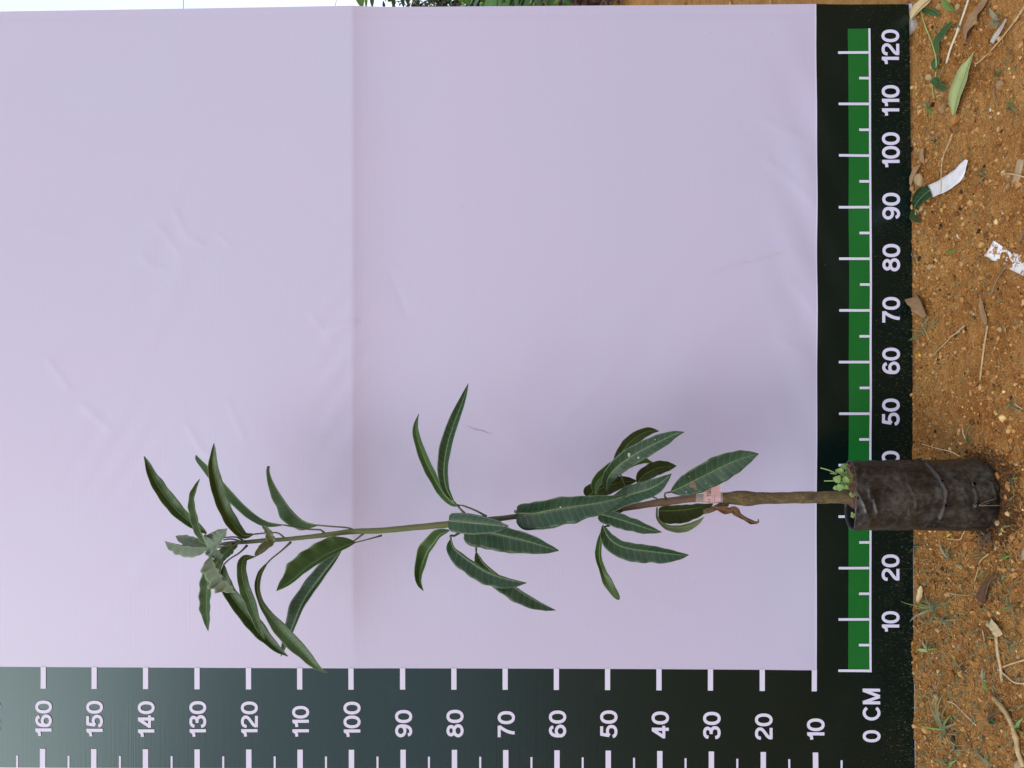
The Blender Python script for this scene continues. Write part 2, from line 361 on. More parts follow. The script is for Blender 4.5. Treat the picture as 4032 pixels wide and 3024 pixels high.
M['foliage_dark'] = simple('dark_foliage', (0.030, 0.050, 0.022), (0.06, 0.085, 0.035), 8, 0.5, 0.1, transl=0.15)
M['foliage_red'] = simple('reddish_foliage', (0.11, 0.035, 0.030), (0.05, 0.055, 0.028), 14, 0.55, 0.1, transl=0.1)
M['palm'] = simple('palm_leaf', (0.05, 0.15, 0.02), (0.08, 0.20, 0.03), 20, 0.4, 0.1, transl=0.2)

# ------------------------------------------------------------------ ground
def axis(lo, hi, step, far):
    a = list(np.arange(lo, hi+1e-6, step)); k = step; x = lo; left = []
    while x > -far: k *= 1.25; x -= k; left.append(x)
    k = step; x = hi; right = []
    while x < far: k *= 1.25; x += k; right.append(x)
    return left[::-1]+a+right
gx, gy = axis(-0.84, 0.90, 0.0032, 150), axis(-0.44, 0.10, 0.0032, 150)
V = [(x, y, gh(x, y)) for y in gy for x in gx]; nx = len(gx)
Fc = [(j*nx+i, j*nx+i+1, (j+1)*nx+i+1, (j+1)*nx+i) for j in range(len(gy)-1) for i in range(nx-1)]
ground = mk('ground', V, Fc, M['soil'], loc=(0, 0, 0), kind='structure', label='bare orange-brown soil with crumbs and litter')

# loose crumbs of soil and fine gravel
ICO = bmesh.new(); bmesh.ops.create_icosphere(ICO, subdivisions=1, radius=1)
ico_v = np.array([v.co[:] for v in ICO.verts]); ico_f = np.array([[v.index for v in f.verts] for f in ICO.faces]); ICO.free()
def crumbs(name, spots, mat_, label):
    rng = np.random.default_rng(3); VV, FF, T = [], [], []
    for i, (x, y, r, tone) in enumerate(spots):
        s = ico_v*(1+0.85*(rng.random((len(ico_v), 1))-0.5))*np.array([1, rng.uniform(.65, 1), rng.uniform(.5, .85)])*r
        a = rng.uniform(0, 6.28); c, sn = math.cos(a), math.sin(a)
        s = np.stack([s[:, 0]*c-s[:, 1]*sn, s[:, 0]*sn+s[:, 1]*c, s[:, 2]], 1)
        VV.append(s+np.array([x, y, gh(x, y)+r*0.25])); FF.append(ico_f+i*len(ico_v)); T += [tone]*len(ico_v)
    VV = np.concatenate(VV); FF = np.concatenate(FF)
    o = mk(name, [tuple(v) for v in VV], [tuple(f) for f in FF.tolist()], mat_, loc=(0, 0, 0), smooth=False, kind='stuff', label=label)
    at = o.data.attributes.new('tone', 'FLOAT', 'POINT'); at.data.foreach_set('value', np.array(T, np.float32)); return o
SPOT2 = []
for _ in range(420):
    x = random.uniform(.05, .80) if random.random() < .75 else random.uniform(-.70, .05); y = random.uniform(-.40, .0) if random.random() < .4 else -abs(random.gauss(.02, .07))
    if abs(x+.186) < .08: continue
    SPOT2.append((x, y, .0022*math.exp(abs(random.gauss(0, .5))), min(.85, max(.2, random.gauss(.45, .13)))))
BAGX, BAGY = P(0, 1949, 1.265).x, 1.265-DB
spots = []
for _ in range(30000):
    x = random.uniform(-0.80, 0.82); y = random.uniform(-0.43, 0.03)
    dens = 0.35+0.65*max(0, nz(x*5, y*5, 12)+0.35)+0.6*math.exp(-((y+0.05)/0.07)**2)+(0.25 if x > 0.35 else 0)
    if random.random() > dens*0.62: continue
    r = min(0.00065*math.exp(abs(random.gauss(0, 0.85))), 0.0060)
    spots.append((x, y, r, min(1, max(0, random.gauss(0.44, 0.24)))))
for _ in range(1500):
    x = random.uniform(0.75, 3.2); y = random.uniform(-0.1, 3.5); spots.append((x, y, random.uniform(0.002, 0.011), min(1, max(0, random.gauss(0.45, 0.2)))))
for _ in range(4200):  # near-black crumbs added round the bag foot, standing in for its contact shadow
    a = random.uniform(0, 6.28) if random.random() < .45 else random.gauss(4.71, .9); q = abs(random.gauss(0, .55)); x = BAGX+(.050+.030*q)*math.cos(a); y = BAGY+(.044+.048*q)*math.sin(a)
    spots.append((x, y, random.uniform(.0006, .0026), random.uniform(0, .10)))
crumbs('soil_crumbs', spots+SPOT2, M['crumb'], 'loose soil crumbs and fine gravel strewn over the ground, darkened round the bag as contact shadow')

# ------------------------------------------------------------------ the measuring banner
banner = thing('measuring_banner', (0, 0, 0), 'tall white vinyl banner with dark green border printed as a centimetre ruler', 'banner')
banner.rotation_euler = (-LEAN, 0, 0)
SF = BP(1392, 1500)[1]                                   # height of the horizontal fold
CREASE = [([BP(*p) for p in pts], amp, wd) for pts, amp, wd in (
    ([(1300, 1300), (1345, 1282), (1400, 1268)], .0016, .006), ([(690, 830), (735, 925), (800, 965)], .0009, .007), ([(615, 880), (660, 930), (705, 995)], .0008, .006), ([(560, 1010), (600, 1050), (650, 1062)], .0007, .007),
    ([(1235, 1245), (1300, 1335)], .0007, .006), ([(860, 925), (905, 965)], .0008, .005), ([(330, 1600), (425, 1685)], .0008, .008), ([(190, 1420), (265, 1525)], .0007, .007), ([(2200, 1690), (2320, 1560), (2420, 1440)], .0007, .010),
    ([(3020, 640), (3100, 700), (3195, 795)], .0012, .010), ([(3100, 1095), (3195, 1215)], .0010, .009), ([(3000, 470), (3190, 570)], .0010, .010), ([(3060, 1330), (3195, 1420)], .0008, .009), ([(740, 1680), (800, 1780), (830, 1790)], .0007, .006), ([(1540, 1080), (1600, 1230)], -.0006, .008), ([(120, 900), (260, 930)], .0005, .008), ([(900, 1580), (960, 1720)], .0006, .007), ([(2500, 2350), (2750, 2420)], .0005, .012))]
def relief(x, s):
    d = s-SF
    h = np.where(d < 0, 0.0070*np.exp(d/0.042), 0.0070*np.exp(-d/0.34))*(0.12+0.88/(1+np.exp(-(x+0.47)/0.03)))
    for pts, amp, wd in CREASE:
        dd = np.full(np.shape(x), 9.0)
        for (ax, as_), (bx, bs) in zip(pts, pts[1:]):
            tt = np.clip(((x-ax)*(bx-ax)+(s-as_)*(bs-as_))/((bx-ax)**2+(bs-as_)**2), 0, 1)
            dd = np.minimum(dd, np.hypot(x-ax-(bx-ax)*tt, s-as_-(bs-as_)*tt))
        h = h+0.55*amp*np.exp(-(dd/wd)**2)
    h = h+0.004*np.sin(x*2.3+0.6)*np.sin(s*1.9+0.4)+0.0015*np.sin(x*5.1+s*3.3)
    h = h+0.0011*np.exp(-((s-0.16)/0.10)**2)*np.sin(x*21+s*26+1.2*np.sin(x*7))       # ripples above the lower border
    h = h+0.0012*np.exp(-((s-0.19)/0.07)**2)*np.sin((x*0.8-s*1.6)*40+2.0)*np.exp(-((x-0.3)/0.35)**2)
    for cx, cs, rx, rs, amp, kx, ks in ((0.22, 1.45, .16, .07, .0004, 55, 80), (-0.12, 1.56, .10, .10, .0004, 50, 95), (0.1, 1.62, .12, .06, .0003, 80, 40), (0.0, 1.12, .2, .05, .0004, 60, 85), (-0.35, 1.5, .10, .12, .0003, 64, 60), (0.1, 0.52, .15, .08, .0003, 54, 50)):
        h = h+amp*np.exp(-((x-cx)/rx)**2-((s-cs)/rs)**2)*np.sin(kx*x+ks*s+3*np.sin(x*9+s*5))
    h = h-0.0009*(1/(1+np.exp(-(x-(0.7345-0.018))/0.0012)))                            # hem along the free edge
    return h
def patch(name, corners, mat_, lift=0.0, step=0.006, parent=banner, label=None):
    "corners (x, s): top-left, top-right, bottom-right, bottom-left"
    tl, tr, br, bl = [np.array(c) for c in corners]
    nu = max(1, int(np.linalg.norm(tr-tl)/step)); nv = max(1, int(np.linalg.norm(bl-tl)/step))
    A, B = np.meshgrid(np.linspace(0, 1, nu+1), np.linspace(0, 1, nv+1))
    Q = ((1-A)*(1-B))[..., None]*tl+(A*(1-B))[..., None]*tr+(A*B)[..., None]*br+((1-A)*B)[..., None]*bl
    x, s = Q[..., 0].ravel(), Q[..., 1].ravel(); y = -relief(x, s)-lift
    VV = np.stack([x, y, s], 1).tolist(); n1 = nu+1
    FF = [(j*n1+i, (j+1)*n1+i, (j+1)*n1+i+1, j*n1+i+1) for j in range(nv) for i in range(nu)]
    return mk(name, VV, FF, mat_, parent, label=label)
def rect(u0, u1, v0, v1):
    "print rectangle in photo pixels -> corners top-left, top-right, bottom-right, bottom-left"
    return [BP(u0, v1), BP(u0, v0), BP(u1, v0), BP(u1, v1)]
def ext(p, q, s):                                        # point at height s on the line p-q
    k = (s-p[1])/(q[1]-p[1]); return (p[0]+(q[0]-p[0])*k, s)
TOP = 1.93
fl = (BP(0, 2624), BP(3218, 2641)); fr = (BP(0, 43), BP(3218, 16)); el_ = (BP(0, 3019), BP(3218, 3040))
f_br, f_bl = BP(3214, 16), BP(3218, 2641)
e_bl = BP(3217, 3040)
patch('sheet', [ext(*fl, TOP), ext(*fr, TOP), f_br, f_bl], M['vinyl_white'], step=0.0042, label='plain lavender-white field with a horizontal fold')
patch('side_border', [ext(*el_, TOP), ext(*fl, TOP), f_bl, e_bl], M['vinyl_dark'])
b_br, b_bl = BP(3579, 16), BP(3606, 3046)
patch('bottom_border', [e_bl, f_br, b_br, b_bl], M['vinyl_dark'])
patch('field_edge_line', [BP(3213, 2639), BP(3209, 17), BP(3213.2, 17), BP(3217.2, 2639)], M['print_white'], 0.0006, 0.02)
bk = [(e_bl[0]+.004, TOP-.004), (ext(*fr, TOP)[0]-.004, TOP-.004), (b_br[0]-.004, b_br[1]+.004), (b_bl[0]+.004, b_bl[1]+.004)]
patch('backing', bk, M['backing'], -0.006, 0.03)
patch('hem', [BP(3602.5, 3046), BP(3596.5, 2150), BP(3598.0, 2150), BP(3605.5, 3046)], M['backing'], 0.0004, 0.02)
def smear(pts, wd, mt):
    c_ = cr(pts, 24); VV = []
    for i, (u, v) in enumerate(c_):
        a, b = c_[max(i-1, 0)], c_[min(i+1, 23)]; tx, ty = b[0]-a[0], b[1]-a[1]; l = math.hypot(tx, ty); w_ = wd*math.sin(math.pi*(i+.3)/23.6)*(1+.7*nz(i*.5, u*.01, 2))/2
        for k in (-1, 1):
            x, s_ = BP(u+k*w_*ty/l, v-k*w_*tx/l); VV.append((x, float(-relief(np.array(x), np.array(s_)))-.0006, s_))
    return mk('mud_smear', VV, [(2*i, 2*i+1, 2*i+3, 2*i+2) for i in range(23)], M[mt], banner)
smear([(2800, 1085), (2880, 1045), (2960, 1030)], 9, 'smear_faint'); smear([(2975, 1025), (3030, 1008), (3085, 992)], 8, 'smear')
smear([(1838, 1675), (1870, 1690), (1900, 1696), (1936, 1710)], 4, 'smear_dark')
for px in (-0.70, 0.70):                                  # poles that hold the sheet up from behind
    V_, F_ = tube_geo([Vector((px, 0.030, -0.05)), Vector((px, 0.030, 0.9)), Vector((px, 0.030, TOP))], [0.014], 10) if False else tube_geo([Vector((px, 0.030, -0.05)), Vector((px, 0.030, 0.9)), Vector((px, 0.030, TOP))], [0.014, 0.014, 0.013], 10)
    mk('support_pole', V_, F_, M['wood'], banner)
# green scale bar with its ticks
bar = patch('scale_bar', [BP(3342, 2638), BP(3337, 114), BP(3417, 114), BP(3426, 2638)], M['vinyl_green'], 0.0007, 0.01)
patch('base_line', [BP(3425, 2648), BP(3417, 114), BP(3425, 114), BP(3433, 2648)], M['print_white'], 0.0014, 0.01, bar)
for i in range(25):
    v = 210+i*101.33; k = v/2640; du = 5*k
    long = i % 2 == 0
    patch('tick_mark', rect((3297 if long else 3378)+du, 3417.5+du*1.5, v-5, v+5), M['print_white'], 0.0021 if i < 24 else 0.0021, 0.01, bar)

# lettering drawn as strokes
def ring(cx, cy, rx, ry, n=30, e=2.0):
    out = []
    for i in range(n):
        a = 2*math.pi*i/n; c, s = math.cos(a), math.sin(a)
        out.append((cx+rx*math.copysign(abs(c)**(2/e), c), cy+ry*math.copysign(abs(s)**(2/e), s)))
    return out
def arc(cx, cy, rx, ry, a0, a1, n=24):
    return [(cx+rx*math.cos(math.radians(a0+(a1-a0)*i/n)), cy+ry*math.sin(math.radians(a0+(a1-a0)*i/n))) for i in range(n+1)]
def sm(p, n=26): return [tuple(q) for q in cr(p, n)]
six_arm = sm([(.575, .755), (.53, .865), (.42, .925), (.29, .91), (.17, .81), (.105, .64), (.085, .46), (.088, .33)])
GL = {  # glyph: (ink width, [(points, closed)])
 '0': (.69, [(ring(.345, .5, .268, .428, 40, 2.25), True)]),
 '1': (.46, [([(.375, 0), (.375, 1)], False), (sm([(.335, .93), (.30, .82), (.20, .75), (.05, .735)], 10), False)]),
 '2': (.69, [(sm([(.085, .665), (.105, .79), (.19, .89), (.345, .925), (.50, .89), (.595, .785), (.59, .65), (.52, .54), (.37, .415), (.20, .28), (.115, .16), (.10, .08)]), False), ([(.03, .072), (.665, .072)], False)]),
 '3': (.69, [(sm([(.095, .70), (.125, .82), (.21, .90), (.345, .928), (.47, .905), (.56, .83), (.575, .73), (.52, .61), (.42, .55), (.27, .54)]), False), (sm([(.27, .54), (.44, .53), (.56, .46), (.61, .33), (.58, .19), (.48, .10), (.345, .072), (.20, .10), (.11, .18), (.08, .30)]), False)]),
 '4': (.70, [([(.50, 0), (.50, 1)], False), ([(.01, .295), (.69, .295)], False), ([(.085, .30), (.475, .955)], False)]),
 '5': (.69, [([(.62, .925), (.15, .925)], False), ([(.205, .98), (.125, .47)], False), (sm([(.12, .455), (.22, .55), (.36, .585), (.50, .55), (.59, .455), (.61, .33), (.58, .2), (.49, .11), (.345, .072), (.2, .10), (.11, .17), (.075, .27)]), False)]),
 '6': (.69, [(ring(.35, .325, .262, .253, 30), True), (six_arm, False)]),
 '7': (.66, [([(.02, .925), (.645, .925)], False), (sm([(.60, .90), (.45, .68), (.33, .42), (.265, .18), (.25, 0)]), False)]),
 '8': (.69, [(ring(.345, .74, .222, .188, 28), True), (ring(.345, .312, .268, .240, 30), True)]),
 '9': (.69, [([(.69-x, 1-y) for x, y in ring(.35, .325, .262, .253, 30)], True), ([(.69-x, 1-y) for x, y in six_arm], False)]),
 'C': (.82, [(arc(.43, .5, .36, .428, 38, 322), False)]),
 'M': (.90, [([(.08, 0), (.08, 1)], False), ([(.82, 0), (.82, 1)], False), ([(.09, .98), (.45, .02)], False), ([(.81, .98), (.45, .02)], False)]),
 'A': (.80, [([(.06, 0), (.40, 1)], False), ([(.74, 0), (.40, 1)], False), ([(.17, .3), (.63, .3)], False), ([(.25, 1.32), (.42, 1.16)], False)]),
 'I': (.24, [([(.12, 0), (.12, 1)], False)]),
 'T': (.70, [([(.35, 0), (.35, 1)], False), ([(.02, .925), (.68, .925)], False)]),
 'U': (.80, [(sm([(.09, 1), (.09, .5), (.10, .25), (.20, .1), (.36, .07), (.52, .1), (.62, .25), (.63, .5), (.63, 1)]), False), (sm([(.63, .93), (.74, .96), (.80, 1.12)], 6), False), ([(.33, 1.15), (.48, 1.34)], False)]),
 'Q': (.84, [(ring(.42, .5, .34, .428, 36), True), ([(.50, .28), (.78, -.02)], False)]),
 ' ': (.36, []),
}
def stroke(pts, closed, w):
    n = len(pts); L, R = [], []
    for i in range(n):
        p = Vector(pts[i]); a = Vector(pts[(i-1) % n]) if (closed or i > 0) else None; b = Vector(pts[(i+1) % n]) if (closed or i < n-1) else None
        t1 = (p-a).normalized() if a is not None else None; t2 = (b-p).normalized() if b is not None else None
        t = (t1+t2).normalized() if (t1 and t2) else (t1 or t2)
        nrm = Vector((-t.y, t.x)); L.append(p+nrm*w/2); R.append(p-nrm*w/2)
    VV = L+R; m = n if closed else n-1
    return [(v.x, v.y) for v in VV], [(i, n+i, n+(i+1) % n, (i+1) % n) for i in range(m)]
def glyph_geo(text, sw, gap):
    x0 = 0; VV, FF, lay = [], [], []; k = 0
    for ch in text:
        wd, st = GL[ch]
        for pts, cl in st:
            v, f = stroke(pts, cl, sw); o = len(VV); k += 1
            VV += [(a+x0, b) for a, b in v]; FF += [tuple(i+o for i in q) for q in f]; lay += [k % 4]*len(v)
        x0 += wd+gap
    return VV, FF, lay, x0-gap
def numeral(text, u0, u1, v_left, v_right=None, parent=banner, sw=.176, gap=.075):
    "u0..u1 top and base of the digits in the photo, v_left where the writing starts, v_right where it ends"
    VV, FF, lay, wd = glyph_geo(text, sw, gap); hgt = u1-u0
    sx = (v_left-v_right)/wd if v_right is not None else hgt
    out = []
    for (a, b), l in zip(VV, lay):
        x, s = BP(u1-b*hgt, v_left-a*sx); out.append((x, float(-relief(np.array(x), np.array(s)))-0.0010-0.00006*l, s))
    return mk('numeral' if text[0].isdigit() and text != '0 CM' else 'lettering', out, FF, M['print_white'], parent, smooth=False, label='printed %s' % text)
for n, vr, vl in ((120, 119, 258), (110, 338, 461), (100, 524, 664), (90, 762, 866), (80, 963, 1069), (70, 1171, 1272), (60, 1370, 1473), (50, 1570, 1675), (40, 1776, 1880), (20, 2184, 2288), (10, 2408, 2491)):
    du = 5*vl/2600; numeral(str(n), 3469+du, 3537+du, vl, vr)
numeral('0 CM', 3398, 3466, 2922, 2713, gap=.12)
LV = {160: (2756, 2897), 150: (2757, 2899), 140: (2759, 2902), 130: (2759, 2902), 120: (2761, 2902), 110: (2779, 2903), 100: (2763, 2905), 90: (2797, 2904), 80: (2797, 2905), 70: (2803, 2907), 60: (2801, 2907), 50: (2801, 2909), 40: (2805, 2911), 30: (2806, 2913), 20: (2812, 2915), 10: (2832, 2918), 170: (2754, 2896)}
UT = {160: 174, 150: 374, 140: 576, 130: 778, 120: 980, 110: 1181, 100: 1382.5, 90: 1585, 80: 1787, 70: 1989, 60: 2191, 50: 2393, 40: 2596, 30: 2799, 20: 3003, 10: 3208, 170: -28}
for n in range(10, 180, 10):
    c = UT[n]; k = (c+28)/3236; h = 31.5+2.3*k; cc = c+2+4*k
    if n < 180: numeral(str(n), cc-h, cc+h, LV[n][1], LV[n][0])
    ve = 2625+16*k
    patch('tick_mark', rect(c-10.2, c+10.2, ve-2, 2708+16*k), M['print_white'], 0.0009, 0.01)
    edge = 3018+21*k
    patch('tick_mark', rect(c-10.5-1.5+6*k, c+10.5-1.5+6*k, 2943+22*k, edge), M['print_white'], 0.0009, 0.01)
    if n < 170:
        m_ = (c+UT[n+10])/2 if n+10 in UT else c-101
        patch('tick_mark', rect(m_-3.8+4*k, m_+3.8+4*k, 2969+23*k, edge), M['print_white'], 0.0009, 0.01)
m_ = 3208+102; patch('tick_mark', rect(m_, m_+7.6, 2994, 3039), M['print_white'], 0.0009, 0.01)

# ------------------------------------------------------------------ the potted mango sapling
DS = 1.268                                               # distance of the stem from the camera
BX, BY = P(0, 1949, 1.265).x, 1.265-DB
BZ = gh(BX, BY)-0.003
sap = thing('potted_sapling', (BX, BY, BZ), 'young mango sapling growing in a dusty black grow bag before the banner', 'plant')
# grow bag
def seg_dist(p, a, b):
    ab = b-a; t = max(0, min(1, (p-a).dot(ab)/max(ab.length_squared, 1e-12))); return (p-(a+ab*t)).length
def bag_xy(x, y):
    q = P(*Z4(x, y), 1.218); return Vector((q.x-BX, q.z))
CRE = []
for pts, amp, wd in (([(1325, 300), (1400, 470), (1440, 590), (1430, 720), (1395, 860)], .0032, .0035), ([(1715, 555), (1735, 640), (1715, 735)], .0028, .0035),
                     ([(575, 600), (630, 690), (670, 800)], .0030, .0035), ([(690, 560), (700, 650)], .0022, .003), ([(735, 670), (775, 800)], .0030, .0035),
                     ([(560, 560), (550, 660)], .0025, .004), ([(1075, 520), (1130, 620), (1155, 760)], .0015, .003), ([(1600, 560), (1650, 670), (1720, 730)], .0015, .003),
                     ([(1900, 500), (1920, 640)], .0022, .003), ([(1960, 530), (1975, 660)], .0025, .003), ([(700, 320), (930, 330)], -.0020, .004), ([(1080, 760), (1090, 830)], .0015, .003),
                     ([(1690, 900), (1800, 880)], -.003, .005), ([(1250, 420), (1400, 520)], .0012, .003), ([(640, 930), (690, 940)], .002, .004), ([(1700, 480), (1850, 490)], -.0035, .005)):
    CRE.append(([bag_xy(*p) for p in pts], amp*.72, wd*.62))
NA, NH = 180, 120
def bag_pt(th, k, inner=0.0):
    c, s = math.cos(th), math.sin(th); e = 2/2.35
    fx, fy = math.copysign(abs(c)**e, c), math.copysign(abs(s)**e, s)
    top = 0.2225+0.0095*(-fy)+0.0012*math.sin(3*th+1)
    z = k*top
    a = 0.0590-0.0016*k; b = 0.0535-0.0085*k
    if k > 0.93: b *= 1-0.04*(k-0.93)/0.07
    rnd = min(1, 1-(1-min(1, z/0.018))**2.4*0.22)          # rounded, tucked bottom
    a *= rnd; b *= rnd
    x, y = fx*a, fy*b
    dsp = 0.0022*nz(x*34+3, z*26, y*34)+0.0010*nz(x*110, z*70+2, y*110)-0.0016*abs(nz(x*55, z*75+5, y*55))+0.0010*nz(z*60, th*2.2, 7)*(1 if z > 0.15 or z < 0.05 else .4)
    if s < 0.1:
        p = Vector((x, z+BZ))
        for pts, amp, wd in CRE:
            d = min(seg_dist(p, q, r) for q, r in zip(pts, pts[1:]))
            if d < 4*wd: dsp += amp*math.exp(-(d/wd)**2)
    n = Vector((fx/a, fy/b, 0)).normalized()*(dsp-inner)
    return Vector((BX+x+n.x, BY+y+n.y, BZ+z))
V, Fc = [], []
rows = [('o', i/NH) for i in range(NH+1)]+[('i', 1.0), ('i', .97), ('i', .93), ('i', .88)]
for typ, k in rows:
    for j in range(NA):
        V.append(bag_pt(2*math.pi*j/NA, k, 0.0009 if typ == 'i' else 0))
for i in range(len(rows)-1):
    for j in range(NA):
        q = (j+1) % NA; Fc.append((i*NA+j, i*NA+q, (i+1)*NA+q, (i+1)*NA+j))
Fc.append(tuple(range(NA-1, -1, -1)))
bag = mk('grow_bag', V, Fc, [M['bag'], M['bag_in']], sap, label='dusty black polythene bag with creases and drainage holes')
for p in bag.data.polygons:
    if p.index >= NH*NA and p.index < (len(rows)-1)*NA: p.material_index = 1
def on_bag(x, y):
    "front surface of the bag seen at a Z4 pixel"
    q = bag_xy(x, y); z = q.y-BZ; best = None
    for j in range(NA//2, NA):
        pt = bag_pt(2*math.pi*j/NA, max(0.01, min(0.99, z/0.2265)))
        if best is None or abs(pt.x-BX-q.x) < best[0]: best = (abs(pt.x-BX-q.x), pt, 2*math.pi*j/NA)
    return best[1], best[2]
for hx, hy, r in ((1332, 291, .0024), (1410, 487, .0028), (1438, 722, .0031), (1378, 940, .0024), (1735, 725, .0026), (1725, 520, .0034)):
    c, th = on_bag(hx, hy); n = Vector((math.cos(th), math.sin(th)*1.2, 0)).normalized(); a = n.cross(Vector((0, 0, 1))).normalized()
    VV = []; FF = []; K = 14
    for rr, dep in ((1.25, -.0006), (1.0, .0009), (.82, .0007), (.7, .0003)):     # little torn lip around each punched hole
        for i in range(K):
            t_ = 2*math.pi*i/K; wob = 1+.12*nz(i*1.7, hx, rr)
            VV.append(c+a*math.cos(t_)*r*rr*wob+Vector((0, 0, 1))*math.sin(t_)*r*rr*wob+n*(dep+.0010))
    for q in range(3):
        for i in range(K): FF.append((q*K+i, q*K+(i+1) % K, (q+1)*K+(i+1) % K, (q+1)*K+i))
    FF.append(tuple(3*K+i for i in range(K)))
    o = mk('drainage_hole', VV, FF, [M['bag'], M['hole']], bag)
    for p in o.data.polygons:
        if p.index >= 2*K: p.material_index = 1
# soil in the bag
V, Fc = [], []; NR = 12
for i in range(NR+1):
    for j in range(40):
        th = 2*math.pi*j/40; r = i/NR; x = .0560*r*math.cos(th); y = .0445*r*math.sin(th)
        V.append((BX+x, BY+y, BZ+.2185+.0035*(1-r*r)-.007*(-y/.045)*0.2+.0025*nz(x*90, y*90, 2)+.0015*nz(x*220, y*220, 5)-.0035*(r**4)+.004*y/.045*-0.3-.034*max(0, min(1, (-x-.012)/.03))**1.3))
for i in range(NR):
    for j in range(40):
        q = (j+1) % 40; Fc.append((i*40+j, i*40+q, (i+1)*40+q, (i+1)*40+j))
psoil = mk('potting_soil', V, Fc, M['potsoil'], sap)
parts = []
for _ in range(110):
    th = random.uniform(0, 6.28); r = math.sqrt(random.random())*.88; x, y = .053*r*math.cos(th), .040*r*math.sin(th)
    if x < -.014: continue
    p = Vector((BX+x, BY+y, BZ+.2215)); a = random.uniform(0, 6.28); ln = random.uniform(.006, .018)
    pts = [p+Vector((math.cos(a+.9*math.sin(k*1.4+_))*ln*k/4, math.sin(a+.9*math.sin(k*1.4+_))*ln*k/4, .003*math.sin(k*.9+_)+.0005)) for k in range(5)]
    parts.append(tube_geo(pts, [.0006, .0004], 4))
V, Fc = merge(parts); mk('root_fibres', V, Fc, M['rootlet'], psoil, kind='stuff')
# trunk and stem
def px2m(w, d=DS): return w*d/F
trunk_pts = [(3400, 1957, 54), (3345, 1957, 52), (3290, 1958, 48), (3150, 1959, 46), (3100, 1960, 45), (3040, 1962, 44), (2980, 1962, 50), (2945, 1963, 58), (2915, 1960, 58), (2890, 1960, 52), (2855, 1961, 44), (2825, 1960, 40)]
c = cr(trunk_pts, 60)
tube('trunk', [P(a, b, DS) for a, b, _ in c], [px2m(w_)/2 for _, _, w_ in c], M['bark'], sap, 24, rough=0.13)
trunk = [o for o in sap.children if o.name.startswith('trunk')][0]
c = cr([(*Z3(1300, 745), 30), (*Z3(1230, 770), 32), (*Z3(1170, 795), 33), (*Z3(1113, 808), 32)], 16)
tube('pruned_stub', [P(a, b, DS-.004) for a, b, _ in c], [px2m(w_*.62)/2*1.1 for _, _, w_ in c], M['bark'], trunk, 12, rough=0.2, label='short cut-off side branch below the graft')
for x, y, s in ((1570, 708, 14), (1665, 712, 22), (1680, 708, 16)):
    q = P(*Z3(x, y), DS-px2m(22)); tube('scar', [q+Vector((0, .0022, -px2m(s/1.95)*.6)), q+Vector((.001, .0012, 0)), q+Vector((0, .0022, px2m(s/1.95)*.5))], [.0003, .0021, .0003], M['root'], trunk, 8, n=6)
stem_pts = [(2840, 1960, 38), (2790, 1960, 35), (2720, 1963, 31), (2620, 1976, 30), (2606, 1977, 32), (2560, 1984, 27), (2480, 1998, 23), (2400, 2010, 21), (2200, 2030, 20), (2050, 2033, 20), (1960, 2043, 22), (1900, 2050, 25), (1767, 2064, 26), (1640, 2076, 24), (1500, 2089, 23), (1386, 2093, 21), (1260, 2109, 19), (1160, 2120, 17), (1100, 2125, 16), (1038, 2128, 17), (975, 2134, 16), (930, 2137, 15), (892, 2139, 13), (855, 2146, 10), (825, 2154, 6)]
c = cr(stem_pts, 120)
tube('stem', [P(a, b, DS) for a, b, _ in c], [px2m(w_)/2 for _, _, w_ in c], M['stem'], sap, 14, rough=0.10)

